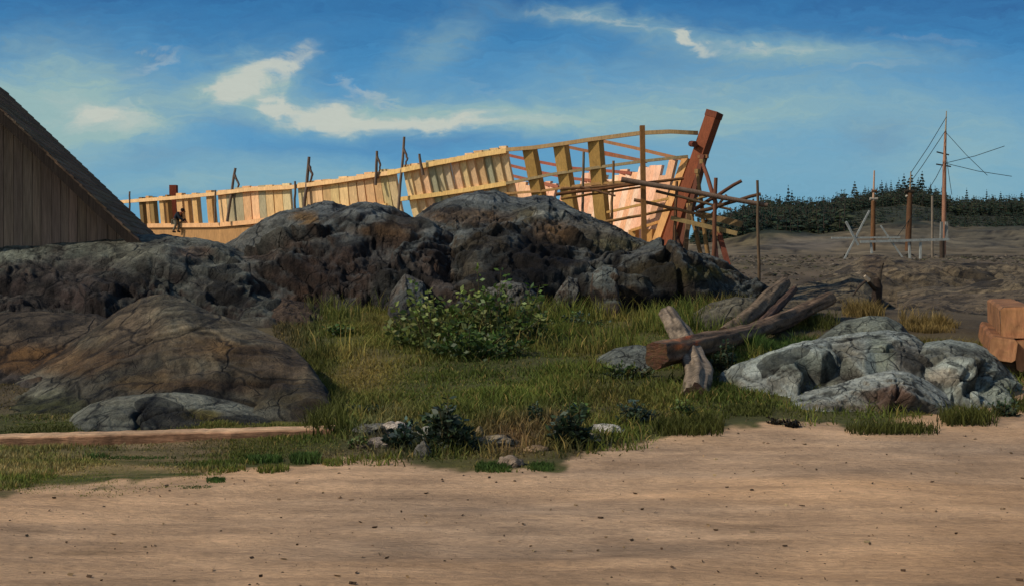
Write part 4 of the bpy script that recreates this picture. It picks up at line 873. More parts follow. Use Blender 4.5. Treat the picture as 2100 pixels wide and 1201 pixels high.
for i in range(n):
    for k in range(4): mb.f.append((i*5+k, (i+1)*5+k, (i+1)*5+k+1, i*5+k+1))
mb.f.append((0, 1, 2, 3, 4)); mb.f.append(tuple(n*5+k for k in (4, 3, 2, 1, 0)))
mb.build('timber', M_log, t)
# broken board lying by the stones
mb = MB()
mb.beam(P(1062, 868, 11.6), P(1190, 852, 12.2), .12, .04, lin((112, 78, 50)))
set_tags(mb.build('broken_board', M_log, base=tuple(P(1125, 860, 11.9))), 'weathered brown board lying in the grass behind the pale stones', 'board')
mb = MB(); mb.beam(P(1196, 868, 11.3), P(1240, 905, 10.6), .07, .05, lin((150, 138, 116)))
set_tags(mb.build('broken_board', M_log, base=tuple(P(1218, 885, 11))), 'short bleached board slanting toward the white stone', 'board')

# ------------------------------------------------------------------ loose stones
def stone(px, py, w, h, colr, label, seed, dep=None, fl=1.0, nm='stone', group='pale stones between grass and sand'):
    Y = CH*F/(py+h*.3-HY)*1.0; x = (px-CX)/F*Y
    z = tz(x, Y)
    for _ in range(6):
        Y = (CH-z)*F/(py+h*.35-HY); x = (px-CX)/F*Y; z = tz(x, Y)
    W = w/F*Y/2; H = h/F*Y*.62; D = W*.7
    nu_, nv_ = 28, 18; th = np.linspace(0, 2*np.pi, nu_, endpoint=False); ph = np.linspace(-1.5, 1.5, nv_)
    T, PH = np.meshgrid(th, ph); d = np.stack([np.cos(T)*np.cos(PH), np.sin(T)*np.cos(PH), np.sin(PH)], -1).reshape(-1, 3)
    F1, F2, cp, rid = voro(d*1.3+seed*3.1, seed); r = 1+.28*np.einsum('ij,ij->i', d*1.3+seed*3.1-cp, rid)+.10*fbm(d*2+seed, 3, seed)+.03*fbm(d*7+seed, 3, seed)
    V = d*r[:, None]*np.array([W, D, H])+np.array([x, Y, z+H*.15])
    a = .3*math.sin(seed*5.0); ca_, sa_ = math.cos(a), math.sin(a); vx = V[:, 0]-x; vy = V[:, 1]-Y; V[:, 0] = x+vx*ca_-vy*sa_; V[:, 1] = Y+vx*sa_+vy*ca_
    Fq = [(i*nu_+k, i*nu_+(k+1) % nu_, (i+1)*nu_+(k+1) % nu_, (i+1)*nu_+k) for i in range(nv_-1) for k in range(nu_)]
    c = np.array(lin(colr))*(1+.25*fbm(d*3+seed, 3, 5))[:, None]
    o = mesh_np(nm, V, np.array(Fq), M_pale, c, base=(x, Y, z)); return set_tags(o, label, 'stone', group)
ST = [(812, 876, 62, 26, (196, 180, 160), 'long cream-white stone farthest left among the pale stones'), (768, 880, 90, 20, (120, 116, 104), 'flat dull grey stone touching the long cream stone'), (786, 904, 74, 24, (150, 136, 122), 'flat pinkish grey stone below the long cream one'),
      (872, 890, 44, 34, (168, 164, 150), 'pale grey stone half hidden by the dark leafy plant'), (868, 922, 34, 40, (104, 100, 90), 'upright grey stone showing through the dark green leaves'), (1018, 902, 84, 24, (158, 140, 112), 'wide flat tan stone lying on the bare earth in the middle'), (984, 888, 22, 30, (140, 122, 90), 'small tan stone next to the wide flat one'),
      (1046, 944, 56, 24, (152, 132, 110), 'pinkish stone at the edge of the sand between two green tufts'), (1246, 884, 66, 28, (198, 190, 176), 'white stone on its own at the right, beside the slanting board'), (1216, 894, 30, 18, (150, 140, 120), 'small stone tucked against the white one'), (822, 894, 18, 14, (206, 194, 170), 'tiny white pebble below the long cream stone'), (1100, 918, 50, 16, (150, 124, 92), 'low brown stone right of the flat tan stone'), (744, 910, 50, 18, (122, 104, 82), 'brownish stone in the grass under the mound end')]
for i, (a, b, w, h, c, lab) in enumerate(ST): stone(a, b, w, h, c, lab, i+3)
# pebbles and clods strewn on the sand, too many to count
V = []; Fs = []; C = []
ico = [(0, 0, 1), (.9, 0, .3), (.28, .85, .3), (-.72, .53, .3), (-.72, -.53, .3), (.28, -.85, .3), (.72, .53, -.4), (-.28, .85, -.4), (-.9, 0, -.4), (-.28, -.85, -.4), (.72, -.53, -.4)]
icf = [(0, 1, 2), (0, 2, 3), (0, 3, 4), (0, 4, 5), (0, 5, 1), (1, 6, 2), (2, 6, 7), (2, 7, 3), (3, 7, 8), (3, 8, 4), (4, 8, 9), (4, 9, 5), (5, 9, 10), (5, 10, 1), (1, 10, 6)]
for i in range(700):
    px = random.uniform(-200, 2300); Y = random.uniform(5.4, 11.5)
    if Y > edgeY(px)+.35: continue
    x = (px-CX)/F*Y; near_edge = abs(Y-edgeY(px)) < .5
    r = random.uniform(.003, .008)*(1.6 if near_edge else 1) * (2.2 if random.random() < .02 else 1); z = tz(x, Y); b0 = len(V); cc = jit(random.choice([lin((150, 122, 92)), lin((110, 90, 68)), lin((178, 150, 116)), lin((70, 58, 46))]), .2)
    sx, sy, sz = random.uniform(.8, 1.4), random.uniform(.7, 1.2), random.uniform(.4, .8)
    for v in ico: V.append((x+v[0]*r*sx, Y+v[1]*r*sy, z+v[2]*r*sz+r*.2)); C.append(cc)
    for f in icf: Fs.append(tuple(b0+k for k in f))
for i in range(260):
    px = random.uniform(-200, 2300); Y = random.uniform(5.4, 11.5)
    if Y > edgeY(px)+.2: continue
    x = (px-CX)/F*Y; z = tz(x, Y); a = random.uniform(0, 6.28); L_ = random.uniform(.006, .022); W_ = L_*random.uniform(.15, .4); cc = jit(random.choice([lin((196, 166, 122)), lin((150, 122, 88)), lin((96, 76, 56))]), .2); b0 = len(V)
    dx, dy = math.cos(a), math.sin(a)*.8; t_ = random.uniform(.002, .007)
    for (u_, v_, w_) in ((-1, -1, 0), (1, -1, 0), (1, 1, 1), (-1, 1, 1), (0, 0, -1)): V.append((x+dx*L_*u_-dy*W_*v_, Y+dy*L_*u_+dx*W_*v_, z+.003+t_*w_+(.004 if w_ == 1 else 0))); C.append(cc)
    Fs += [(b0, b0+1, b0+2), (b0, b0+2, b0+3), (b0, b0+4, b0+1)]
o = mesh_np('gravel', V, np.array(Fs), M_pale, C, shade=True); set_tags(o, 'small pebbles and clods strewn over the sand', kind='stuff')

V = []; Fs = []; C = []
for i in range(5200):
    px = random.uniform(1380, 2350); Y = 22*math.exp(random.random()*1.9); x = (px-CX)/F*Y; z = tz(x, Y); r = random.uniform(.02, .09)*(Y/40)**.7*(2.5 if random.random() < .03 else 1); b0 = len(V)
    cc = jit(random.choice([lin((96, 86, 70)), lin((66, 58, 46)), lin((112, 102, 86)), lin((52, 50, 36)), lin((74, 72, 46))]), .2); sx, sy, sz = random.uniform(.8, 2.0), random.uniform(.7, 1.4), random.uniform(.3, .9)
    for v in ico: V.append((x+v[0]*r*sx, Y+v[1]*r*sy, z+v[2]*r*sz)); C.append(cc)
    for f in icf: Fs.append(tuple(b0+k for k in f))
o = mesh_np('rubble', V, np.array(Fs), M_pale, C, shade=False); set_tags(o, 'scattered rubble and clods on the brown ground behind the logs', kind='stuff')

# ------------------------------------------------------------------ grass
def blades(name, label, n, region, hrange, cfun, wid=(.004, .009), lean=.5, seedv=1, kind='stuff', cat=None, group=None, clump=0.0):
    r = np.random.default_rng(seedv); PX, YY = region(r, n); X = (PX-CX)/F*YY; Z = terrain(X, YY); n = len(X)
    p = np.stack([X, YY, 0*X], 1)
    H = r.uniform(*hrange, n)*(0.45+1.0*np.clip(fbm(p*1.3, 3, 77)*1.2+.4, 0, 1))
    W = r.uniform(*wid, n); th = r.uniform(0, 2*np.pi, n); la = r.uniform(0, 2*np.pi, n); ln = r.uniform(.1, lean, n)*H
    c = cfun(X, YY, Z, r); sx = np.cos(th)*W; sy = np.sin(th)*W*.5; lx = np.cos(la)*ln; lyy = np.sin(la)*ln
    B = np.stack([X, YY, Z-.01], 1)
    def pt(sg, f, hf, wf): return B+np.stack([sg*sx*wf+lx*f, sg*sy*wf+lyy*f, H*hf], 1)
    V = np.stack([pt(-1, 0, 0, 1), pt(1, 0, 0, 1), pt(1, .3, .55, .75), pt(-1, .3, .55, .75), pt(0, 1, .95, 0)], 1).reshape(-1, 3)
    i = np.arange(n)*5
    Fq = np.concatenate([np.stack([i, i+1, i+2], 1), np.stack([i, i+2, i+3], 1), np.stack([i+3, i+2, i+4], 1)])
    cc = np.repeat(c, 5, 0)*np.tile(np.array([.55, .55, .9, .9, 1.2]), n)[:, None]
    o = mesh_np(name, V, Fq, M_grass, cc, shade=True); return set_tags(o, label, cat, group, kind)
def reg_main(r, n):
    PX = r.uniform(560, 2250, n); YY = np.sqrt(r.uniform(9.0**2, 21.5**2, n)); X = (PX-CX)/F*YY; p = np.stack([X, YY, 0*X], 1)
    d = (YY-edgeY(PX))+fbm(p*2.2, 4, 51)*.45
    Z = terrain(X, YY); py = pyof(X, YY, Z)
    bare = .9*((PX > 1200)&(PX < 1400)&(YY > 12.6)&(YY < 13.8))+np.exp(-(((PX-1050)/80)**2+((py-905)/35)**2))*.85+np.exp(-(((PX-800)/70)**2+((py-895)/30)**2))*.7
    tuft = fbm(p*1.6, 3, 88)
    keep = (d > 0)&(r.uniform(0, 1, n) > bare)&(r.uniform(0, 1, n) < np.clip(.62+tuft*.7, .12, 1))&(r.uniform(0, 1, n) < smooth(-.1, .9, d)+.12)
    keep &= ~((PX < 700+60*(fbm(p*1.5, 3, 6)))&(YY < 12.2))
    keep &= (PX < 1560)|((r.uniform(0, 1, len(PX)) < .45)&(YY < 17.2-(PX-1560)/700))
    return PX[keep], YY[keep]
def c_main(X, Y, Z, r):
    c, m = ground_color(X, Y, Z, True); px = CX+X/Y*F; gg = np.where(m[:, None] > .4, GR_G*1.0, c)
    k = r.uniform(.7, 1.6, len(X))[:, None]; hue = r.uniform(0, 1, len(X))[:, None]
    gg = gg*k*(1+np.array([.12, .0, -.1])*(hue-.5)*2)
    y = (r.uniform(0, 1, len(X)) < .10)[:, None]
    return np.where(y, np.array(lin((146, 124, 66)))*k*.9, gg)
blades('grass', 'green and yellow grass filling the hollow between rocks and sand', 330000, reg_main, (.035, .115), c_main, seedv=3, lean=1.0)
def reg_turf(r, n):
    PX = r.uniform(-300, 2250, n); YY = np.sqrt(r.uniform(8.2**2, 15.0**2, n)); X = (PX-CX)/F*YY; p = np.stack([X, YY, 0*X], 1)
    d = (YY-edgeY(PX))+fbm(p*2.2, 4, 51)*.4; k = (r.uniform(0, 1, n) < smooth(-.25, .5, d)*(.55+.5*fbm(p*2.5, 3, 61))); return PX[k], YY[k]
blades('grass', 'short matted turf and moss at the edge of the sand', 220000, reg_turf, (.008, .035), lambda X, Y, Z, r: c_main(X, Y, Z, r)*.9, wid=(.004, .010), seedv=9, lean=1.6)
def reg_tall(r, n):
    PX = r.uniform(600, 1560, n); YY = np.sqrt(r.uniform(14.0**2, 20.3**2, n)); X = (PX-CX)/F*YY; p = np.stack([X, YY, 0*X], 1)
    k = (r.uniform(0, 1, n) < smooth(14.2, 18.2, YY+fbm(p*.8, 3, 12)*1.2))&(fbm(p*.9, 3, 99)+.25 > r.uniform(0, 1, n)*.9); return PX[k], YY[k]
blades('grass', 'taller grass standing along the foot of the dark outcrop', 30000, reg_tall, (.14, .34), lambda X, Y, Z, r: c_main(X, Y, Z, r)*1.12, wid=(.005, .01), seedv=4, lean=.7)
def reg_left(r, n):
    PX = r.uniform(-300, 700, n); YY = r.uniform(8.0, 12.2, n); X = (PX-CX)/F*YY; p = np.stack([X, YY, 0*X], 1); d = (YY-edgeY(PX))+fbm(p*2.2, 4, 51)*.4
    k = (d > -.05)&(r.uniform(0, 1, n) < np.clip(.5+fbm(p*1.4, 4, 17)*1.1, .05, .98))&(np.abs(YY-np.interp(PX, [-300, 682], [tY0, tY1])-.08) > .12); return PX[k], YY[k]
blades('grass', 'worn turf on both sides of the long timber at the left', 150000, reg_left, (.015, .05), c_main, seedv=5, wid=(.003, .007))
def region_blob(cx, py0, rx, ry):
    def f(r, n):
        PX = cx+rx*(r.beta(2.2, 2.2, n)-.5)*2.2; py = py0+ry*(r.beta(2.2, 2.2, n)-.5)*2.2; Y = np.full(n, 12.0)
        for _ in range(14):
            X = (PX-CX)/F*Y; Z = terrain(X, Y); Y = .5*Y+.5*(CH-Z)*F/(np.maximum(py, 600)-HY)
        return PX, np.clip(Y, 6, 24)
    return f
DRY = lambda X, Y, Z, r: np.array(lin((150, 126, 72)))*r.uniform(.5, 1.25, len(X))[:, None]
GRN = lambda X, Y, Z, r: np.array(lin((70, 92, 38)))*r.uniform(.5, 1.4, len(X))[:, None]
OLV = lambda X, Y, Z, r: np.array(lin((84, 86, 36)))*r.uniform(.5, 1.4, len(X))[:, None]
def gtuft(cx, py, rx, ry, n, hr, cf, label, sd, name='grass_tuft', lean=.7, wid=(.004, .008)):
    o = blades(name, label, n, region_blob(cx, py, rx, ry), hr, cf, seedv=sd, kind=None, cat='grass tuft', lean=lean, wid=wid)
    # origin at its base
    me = o.data; a = np.empty(len(me.vertices)*3, np.float32); me.vertices.foreach_get('co', a); a = a.reshape(-1, 3); b = np.array([a[:, 0].mean(), a[:, 1].mean(), a[:, 2].min()]); me.vertices.foreach_set('co', (a-b).astype(np.float32).ravel()); o.location = b; return o
gtuft(1905, 672, 60, 10, 1600, (.12, .34), DRY, 'large yellow dry grass tuft above the shaded shoulder of the pale boulder', 21)
gtuft(1770, 645, 45, 6, 900, (.1, .26), DRY, 'pale dry grass tuft behind the farthest grey boulder', 22)
gtuft(1660, 668, 60, 12, 1200, (.08, .2), OLV, 'olive grass tuft at the far end of the long log', 23)
gtuft(1600, 712, 90, 12, 2600, (.08, .2), GRN, 'dark green grass tuft between the long log and the large pale boulder', 24)
gtuft(1535, 842, 50, 12, 1100, (.06, .16), OLV, 'green grass tuft growing over the left end of the pale boulders', 25)
gtuft(1830, 884, 90, 8, 1300, (.03, .09), OLV, 'low straggling grass tuft along the foot of the pale slab', 26)
gtuft(1985, 862, 60, 12, 1100, (.04, .13), OLV, 'grass tuft between sand and the right pale boulder', 27)
gtuft(2085, 835, 50, 14, 900, (.06, .16), OLV, 'dark grass tuft at the right edge of the sand', 28)
gtuft(1390, 640, 70, 8, 900, (.12, .28), OLV, 'olive grass tuft behind the pale end of the short log', 29)
gtuft(668, 850, 46, 46, 1500, (.06, .2), OLV, 'olive grass tuft creeping over the right foot of the streaked rock mound', 40)
gtuft(640, 745, 50, 24, 900, (.08, .22), OLV, 'taller olive grass tuft against the right shoulder of the streaked rock mound', 41)
gtuft(545, 944, 36, 6, 700, (.04, .09), GRN, 'bright green tuft in front of the red end of the long timber', 30)
gtuft(625, 944, 30, 8, 600, (.05, .12), GRN, 'spiky bright green tuft at the right end of the long timber', 31)
gtuft(443, 984, 20, 6, 500, (.03, .07), GRN, 'small isolated green tuft on the sand edge at the left', 32)
gtuft(1012, 960, 36, 9, 900, (.06, .14), GRN, 'bright green tuft left of the pinkish stone at the sand edge', 33)
gtuft(1110, 958, 26, 8, 600, (.05, .12), GRN, 'bright green tuft right of the pinkish stone at the sand edge', 34)
gtuft(1410, 880, 70, 14, 1500, (.05, .15), OLV, 'grass tuft in front of the near end of the short log', 35)
gtuft(400, 998, 36, 4, 350, (.02, .05), GRN, 'flat little green tuft just left of the isolated one', 36)
gtuft(110, 885, 110, 14, 2600, (.03, .09), OLV, 'green turf tuft at the left foot of the rock mound, behind the long timber', 37)
gtuft(400, 862, 36, 6, 400, (.03, .08), lambda X, Y, Z, r: np.array(lin((110, 104, 32)))*r.uniform(.6, 1.4, len(X))[:, None], 'yellow-green grass tuft in a crevice of the grey rock mound', 38)
gtuft(265, 938, 90, 4, 1100, (.02, .06), GRN, 'low green tuft right under the middle of the long timber', 39)

# ------------------------------------------------------------------ leafy plants
def leafy(name, px, py, wpx, hpx, Y, nstem, nleaf, ls, cols_, label, spread=1.0, cat='bush', wiggle=.1, group=None, fill=0):
    b = P(px, py, Y); b.z = tz(b.x, b.y)-.01; W = wpx/F*Y/2; H = (py-(py-hpx))/F*Y
    t = thing(name, tuple(b), label, cat, group); sm = MB(); lf = MB()
    for i in range(nstem):
        a = random.uniform(0, 2*math.pi); rr = W*math.sqrt(random.random())*spread; tip = b+Vector((math.cos(a)*rr, math.sin(a)*rr*.7, H*random.uniform(.3, 1.08)*(1.05-.55*(rr/W)**2)))
        st = b+Vector((math.cos(a)*rr*.45, math.sin(a)*rr*.3, 0)); mid = st.lerp(tip, .5)+rvec()*wiggle*H; pts = [st, mid, tip]
        sm.tube(pts, [.010, .007, .003], lin((70, 62, 36)), 5, False)
        base_c = random.choice(cols_)
        for k in range(nleaf):
            f = random.uniform(.12, 1.03); p = (st.lerp(mid, f*2) if f < .5 else mid.lerp(tip, f*2-1)); d = rvec(); d.z = abs(d.z)*.5; d.normalize(); s_ = d.cross(rvec()).normalized()
            l = ls*random.uniform(.6, 1.25); p = p+d*random.uniform(.0, .4)*ls
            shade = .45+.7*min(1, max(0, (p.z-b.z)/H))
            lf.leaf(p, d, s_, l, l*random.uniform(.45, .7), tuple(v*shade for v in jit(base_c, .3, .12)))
    for k in range(fill):
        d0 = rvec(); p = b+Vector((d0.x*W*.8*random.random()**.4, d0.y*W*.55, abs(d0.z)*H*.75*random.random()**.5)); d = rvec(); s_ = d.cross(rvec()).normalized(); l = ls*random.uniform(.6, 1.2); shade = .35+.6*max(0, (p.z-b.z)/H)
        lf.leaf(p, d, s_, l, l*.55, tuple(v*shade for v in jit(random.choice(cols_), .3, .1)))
    sm.build('stem', M_pole, t, True); lf.build('foliage', M_leaf, t); return t
LG = [lin((124, 136, 64)), lin((112, 128, 58)), lin((136, 142, 74)), lin((88, 108, 46))]; DG = [lin((52, 70, 42)), lin((44, 60, 42)), lin((64, 80, 52)), lin((76, 88, 66))]; MG = [lin((82, 104, 44)), lin((66, 90, 38)), lin((102, 114, 54))]
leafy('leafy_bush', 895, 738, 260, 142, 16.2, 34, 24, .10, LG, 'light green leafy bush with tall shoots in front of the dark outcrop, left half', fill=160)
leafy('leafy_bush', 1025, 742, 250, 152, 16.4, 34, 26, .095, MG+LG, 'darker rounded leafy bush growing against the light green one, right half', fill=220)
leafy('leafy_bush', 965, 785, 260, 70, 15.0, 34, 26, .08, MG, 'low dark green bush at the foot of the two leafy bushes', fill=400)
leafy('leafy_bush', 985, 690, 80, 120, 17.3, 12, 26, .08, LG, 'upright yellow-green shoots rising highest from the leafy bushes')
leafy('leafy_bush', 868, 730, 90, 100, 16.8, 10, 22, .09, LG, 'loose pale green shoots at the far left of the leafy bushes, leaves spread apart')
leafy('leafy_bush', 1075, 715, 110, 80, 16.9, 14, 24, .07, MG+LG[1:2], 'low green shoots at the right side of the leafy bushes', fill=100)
leafy('leafy_plant', 905, 940, 110, 120, 9.9, 24, 24, .07, DG, 'tall dark blue-green leafy plant standing behind the sand edge', cat='plant', fill=300)
leafy('leafy_plant', 835, 938, 80, 56, 10.1, 16, 18, .065, DG+[lin((84, 104, 90))], 'low bluish leafy plant left of the tall dark one', cat='plant', fill=120)
leafy('leafy_plant', 945, 948, 70, 56, 9.9, 14, 18, .06, DG, 'low dark leafy plant right of the tall dark one', cat='plant', fill=120)
leafy('leafy_plant', 1098, 900, 50, 40, 10.9, 12, 20, .04, DG, 'small round dark plant on the bare earth behind the low brown stone', cat='plant', fill=120)
leafy('leafy_plant', 1172, 948, 100, 84, 10.1, 24, 22, .065, DG, 'dense blackish green plant clump hanging over the sand edge', cat='plant', fill=300)
leafy('leafy_plant', 1190, 905, 60, 50, 10.9, 14, 22, .045, MG, 'mid green plant behind the blackish clump', cat='plant', fill=120)
leafy('leafy_plant', 1300, 905, 110, 44, 10.9, 20, 22, .045, DG+[lin((66, 84, 72))], 'spreading blue-green plant right of the white stone', cat='plant', fill=250)
leafy('leafy_plant', 1400, 885, 60, 30, 11.2, 12, 20, .04, MG, 'small green plant at the sand edge before the short log', cat='plant', fill=80)
leafy('leafy_plant', 1280, 782, 130, 34, 13.6, 20, 20, .05, DG+MG, 'low dark green plant spread in front of the small grey boulder', cat='plant', fill=200)
leafy('leafy_plant', 1490, 745, 60, 66, 13.9, 14, 24, .05, DG, 'dark green plant under the long log beside the large pale boulder', cat='plant', fill=200)
leafy('leafy_plant', 1590, 893, 34, 16, 10.9, 8, 20, .03, [lin((34, 28, 20)), lin((46, 40, 24))], 'small blackish weed at the sand edge, left of the pair under the pale slab', cat='plant', fill=80)
leafy('leafy_plant', 1628, 900, 44, 22, 10.8, 10, 22, .03, [lin((30, 26, 20)), lin((40, 36, 24))], 'larger blackish weed at the sand edge, right of the pair under the pale slab', cat='plant', fill=120)
leafy('leafy_plant', 740, 858, 110, 22, 11.6, 14, 16, .04, DG, 'dark low plant strip at the end of the rock mound above the cream stone', cat='plant', fill=120)
leafy('leafy_plant', 735, 925, 44, 34, 10.1, 12, 18, .035, MG, 'green plant at the right foot of the rock mound', cat='plant', fill=60)
leafy('leafy_plant', 700, 690, 90, 26, 17.4, 12, 16, .06, MG, 'low green growth at the foot of the left hump of the outcrop', cat='plant', fill=80)
leafy('leafy_plant', 2060, 830, 60, 40, 11.9, 12, 20, .045, DG, 'dark plant between the right pale boulder and the sand', cat='plant', fill=100)
leafy('leafy_plant', 1190, 668, 140, 30, 18.2, 18, 16, .06, MG+DG, 'low green growth along the foot of the rock slope', cat='plant', fill=120)

# ------------------------------------------------------------------ sky, sun, camera
sc = bpy.context.scene
sunv = Vector((-.86, -.28, .74)).normalized()
w = bpy.data.worlds.new('World'); sc.world = w; w.use_nodes = True; nt = w.node_tree; N = nt.nodes; Lk = nt.links
for n_ in list(N): N.remove(n_)
out = N.new('ShaderNodeOutputWorld'); bg = N.new('ShaderNodeBackground'); Lk.new(bg.outputs[0], out.inputs[0]); STR = 0.1; bg.inputs[1].default_value = STR
sky = N.new('ShaderNodeTexSky'); sky.sky_type = 'NISHITA'; sky.sun_disc = False; sky.sun_elevation = math.asin(sunv.z); sky.sun_rotation = math.atan2(sunv.x, sunv.y); sky.air_density = 1.0; sky.dust_density = .6; sky.ozone_density = 1.5
tc = N.new('ShaderNodeTexCoord'); sep = N.new('ShaderNodeSeparateXYZ'); Lk.new(tc.outputs['Generated'], sep.inputs[0])
def mth(op, a, b=None, c=None, clamp=False):
    n_ = N.new('ShaderNodeMath'); n_.operation = op; n_.use_clamp = clamp
    for i, v in enumerate((a, b, c)):
        if v is None: continue
        if isinstance(v, (int, float)): n_.inputs[i].default_value = v
        else: Lk.new(v, n_.inputs[i])
    return n_.outputs[0]
def mixc(f, a, b):
    n_ = N.new('ShaderNodeMix'); n_.data_type = 'RGBA'; n_.clamp_factor = True
    for s_, v in ((0, f), (6, a), (7, b)):
        if isinstance(v, (int, float)): n_.inputs[s_].default_value = v
        elif isinstance(v, tuple): n_.inputs[s_].default_value = (*v, 1)
        else: Lk.new(v, n_.inputs[s_])
    return n_.outputs[2]
yy = mth('MAXIMUM', sep.outputs[1], .12); U0 = mth('DIVIDE', sep.outputs[0], yy); V0 = mth('DIVIDE', sep.outputs[2], yy)
def noise(su, sv, det=5, rough=.55, off=0.0, dist=0.0, src=(None, None)):
    cb = N.new('ShaderNodeCombineXYZ'); Lk.new(mth('MULTIPLY', src[0] or U0, su), cb.inputs[0]); Lk.new(mth('MULTIPLY', src[1] or V0, sv), cb.inputs[1]); cb.inputs[2].default_value = off
    n_ = N.new('ShaderNodeTexNoise'); n_.inputs['Scale'].default_value = 1; n_.inputs['Detail'].default_value = det; n_.inputs['Roughness'].default_value = rough; n_.inputs['Distortion'].default_value = dist; Lk.new(cb.outputs[0], n_.inputs[0]); return n_.outputs[0]
wu = mth('MULTIPLY', mth('SUBTRACT', noise(7, 14, 4, .55, 1.0, .6), .5), .10); wv = mth('MULTIPLY', mth('SUBTRACT', noise(6, 12, 4, .55, 5.0, .6), .5), .05)
wu2 = mth('MULTIPLY', mth('SUBTRACT', noise(38, 60, 5, .6, 3.0, .8), .5), .045); wv2 = mth('MULTIPLY', mth('SUBTRACT', noise(30, 70, 5, .6, 7.0, .8), .5), .022)
U = mth('ADD', mth('ADD', U0, wu), wu2); V = mth('ADD', mth('ADD', V0, wv), wv2)
def blob(px, py, rx, ry, rot, s):
    u0 = (px-CX)/F; v0 = (HY-py)/F; a = math.radians(rot); du = mth('SUBTRACT', U, u0); dv = mth('SUBTRACT', V, v0)
    x = mth('ADD', mth('MULTIPLY', du, math.cos(a)*F/rx), mth('MULTIPLY', dv, math.sin(a)*F/rx)); y = mth('SUBTRACT', mth('MULTIPLY', dv, math.cos(a)*F/ry), mth('MULTIPLY', du, math.sin(a)*F/ry))
    r2 = mth('ADD', mth('MULTIPLY', x, x), mth('MULTIPLY', y, y)); return mth('MULTIPLY', mth('POWER', 2.718, mth('MULTIPLY', r2, -1.0)), s)
def total(bl):
    o_ = None
    for b_ in bl: v = blob(*b_); o_ = v if o_ is None else mth('ADD', o_, v)
    return o_
hazeb = total([(120, 190, 190, 90, 0, 1.0), (210, 262, 150, 40, 0, 1.0), (470, 165, 130, 48, 12, .8), (700, 225, 190, 40, 0, .8), (80, 330, 110, 70, -30, .6), (1050, 235, 380, 34, -2, .75), (1350, 190, 380, 60, 0, .5), (1650, 110, 260, 34, -3, .6), (1700, 220, 300, 50, 0, .35), (900, 100, 90, 40, 30, .4), (520, 180, 120, 40, 20, .3),
               (1250, 55, 200, 22, -10, .45), (1980, 330, 220, 110, 0, .55), (1500, 330, 260, 90, 0, .35), (420, 340, 300, 30, 0, .3), (380, 390, 300, 24, 0, .45), (700, 370, 200, 24, 0, .3)])
brightb = total([(235, 238, 80, 28, -12, 1.1), (255, 215, 40, 18, 30, .4), (490, 165, 80, 36, 22, 1.1), (580, 122, 90, 18, 18, .8), (450, 190, 40, 30, -60, .5), (560, 208, 30, 19, -18, 1.25), (690, 208, 62, 27, 4, 1.2), (640, 232, 60, 22, -8, .9), (780, 238, 150, 26, -4, .95), (930, 242, 220, 20, 0, .6), (1150, 232, 200, 18, 0, .35), (1650, 110, 160, 14, 0, .45), (1900, 80, 140, 12, -10, .4), (1780, 150, 160, 12, 6, .35), (330, 120, 120, 14, 12, .5), (160, 240, 60, 30, 20, .5), (1330, 170, 200, 10, -4, .35), (1000, 170, 120, 10, -8, .3), (130, 180, 70, 26, 10, .4), (750, 168, 100, 9, -14, .55),
                 (840, 195, 60, 8, -12, .35), (1240, 55, 170, 9, -9, .5), (1410, 88, 40, 11, -35, .95), (1500, 100, 90, 10, -4, .4), (1130, 25, 60, 9, -8, .35), (240, 275, 100, 16, -6, .35)])
deepb = total([(1800, 282, 75, 38, 0, .9), (310, 205, 30, 22, 0, .7), (390, 185, 32, 30, 0, .6), (440, 250, 120, 22, 0, .5), (700, 305, 260, 32, 4, .5), (950, 285, 150, 22, 0, .45), (640, 60, 300, 30, 0, .35), (1600, 30, 300, 18, 0, .4), (320, 330, 90, 20, 0, .4)])
streak = noise(16, 120, 5, .6, 2.0, .8, (U, V)); st2 = noise(60, 420, 4, .6, 9.0, .5, (U, V)); puff = noise(22, 34, 6, .62, 4.0, 1.2, (U, V))
ramp = N.new('ShaderNodeValToRGB'); Lk.new(mth('ADD', mth('MULTIPLY', V, 4.3), mth('MULTIPLY', mth('SUBTRACT', streak, .5), .35)), ramp.inputs[0])
cr = ramp.color_ramp; cr.elements[0].position = 0; cr.elements[0].color = (*lin((106, 164, 190)), 1); cr.elements[1].position = 1.0; cr.elements[1].color = (*lin((34, 98, 154)), 1)
for p_, c_ in ((.15, (94, 158, 192)), (.38, (80, 150, 194)), (.62, (62, 138, 190)), (.80, (46, 120, 174))):
    e = cr.elements.new(p_); e.color = (*lin(c_), 1)
base = ramp.outputs[0]
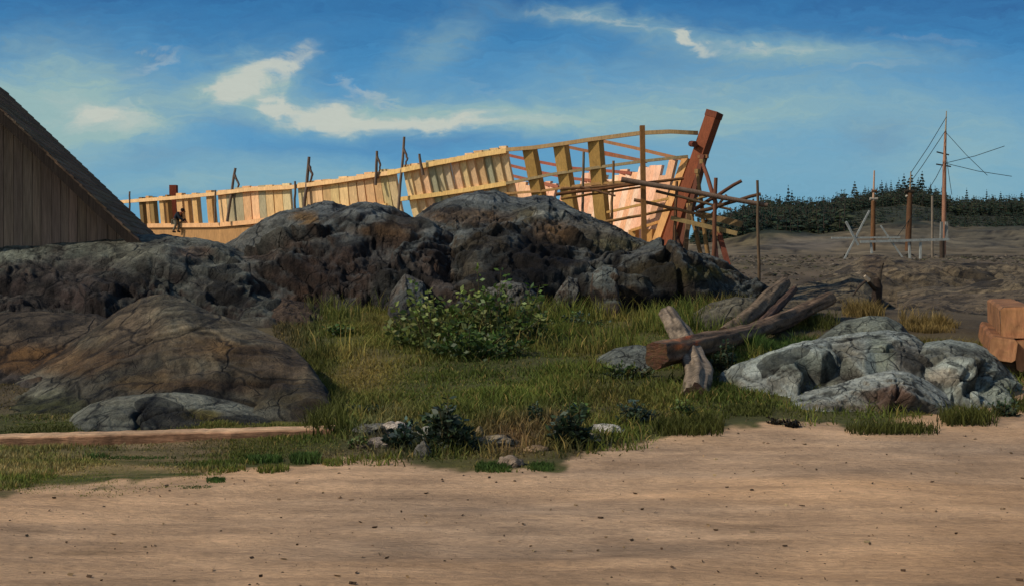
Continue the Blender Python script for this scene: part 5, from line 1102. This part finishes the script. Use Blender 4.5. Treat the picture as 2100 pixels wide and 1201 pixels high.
base = mixc(mth('MULTIPLY', deepb, mth('ADD', .45, streak), clamp=True), base, lin((60, 124, 176)))
hz = mth('MULTIPLY', hazeb, mth('MULTIPLY', mth('ADD', .45, mth('MULTIPLY', streak, 1.3)), 1.0), clamp=True)
base = mixc(mth('MULTIPLY', hz, .95), base, lin((150, 182, 180)))
br_ = mth('MULTIPLY', brightb, mth('ADD', mth('MULTIPLY', puff, 1.3), mth('MULTIPLY', streak, .5)), clamp=True)
mr = N.new('ShaderNodeMapRange'); mr.interpolation_type = 'SMOOTHSTEP'; mr.inputs[1].default_value = .15; mr.inputs[2].default_value = 1.05; Lk.new(br_, mr.inputs[0])
base = mixc(mth('MULTIPLY', mr.outputs[0], .92), base, lin((198, 202, 190)))
vm = N.new('ShaderNodeVectorMath'); vm.operation = 'SCALE'; Lk.new(base, vm.inputs[0]); Lk.new(mth('MULTIPLY', mth('ADD', .93, mth('MULTIPLY', st2, .14)), 1/STR), vm.inputs['Scale'])
front = N.new('ShaderNodeMapRange'); front.inputs[1].default_value = .1; front.inputs[2].default_value = .4; front.inputs[3].default_value = 0; front.inputs[4].default_value = .92; Lk.new(sep.outputs[1], front.inputs[0])
Lk.new(mixc(front.outputs[0], sky.outputs[0], vm.outputs[0]), bg.inputs[0])
sl_ = bpy.data.lights.new('sun', 'SUN'); sl_.energy = 3.3; sl_.angle = math.radians(.5); sl_.color = (1, .91, .79)
so = bpy.data.objects.new('sun', sl_); col.objects.link(so); so.rotation_euler = (-sunv).to_track_quat('-Z', 'Y').to_euler(); so.location = (-20, -10, 20)
cd = bpy.data.cameras.new('camera'); cam = bpy.data.objects.new('camera', cd); col.objects.link(cam); cam.location = (0, 0, CH); cam.rotation_euler = (math.pi/2, 0, 0)
cd.sensor_width = 36; cd.lens = 36*F/2100; cd.shift_y = -(600.5-HY)/2100; cd.clip_end = 12000; cd.clip_start = .1
sc.camera = cam
sc.view_settings.view_transform = 'Standard'; sc.view_settings.look = 'None'; sc.view_settings.exposure = 0
sc.cycles.use_denoising = True; sc.cycles.max_bounces = 5
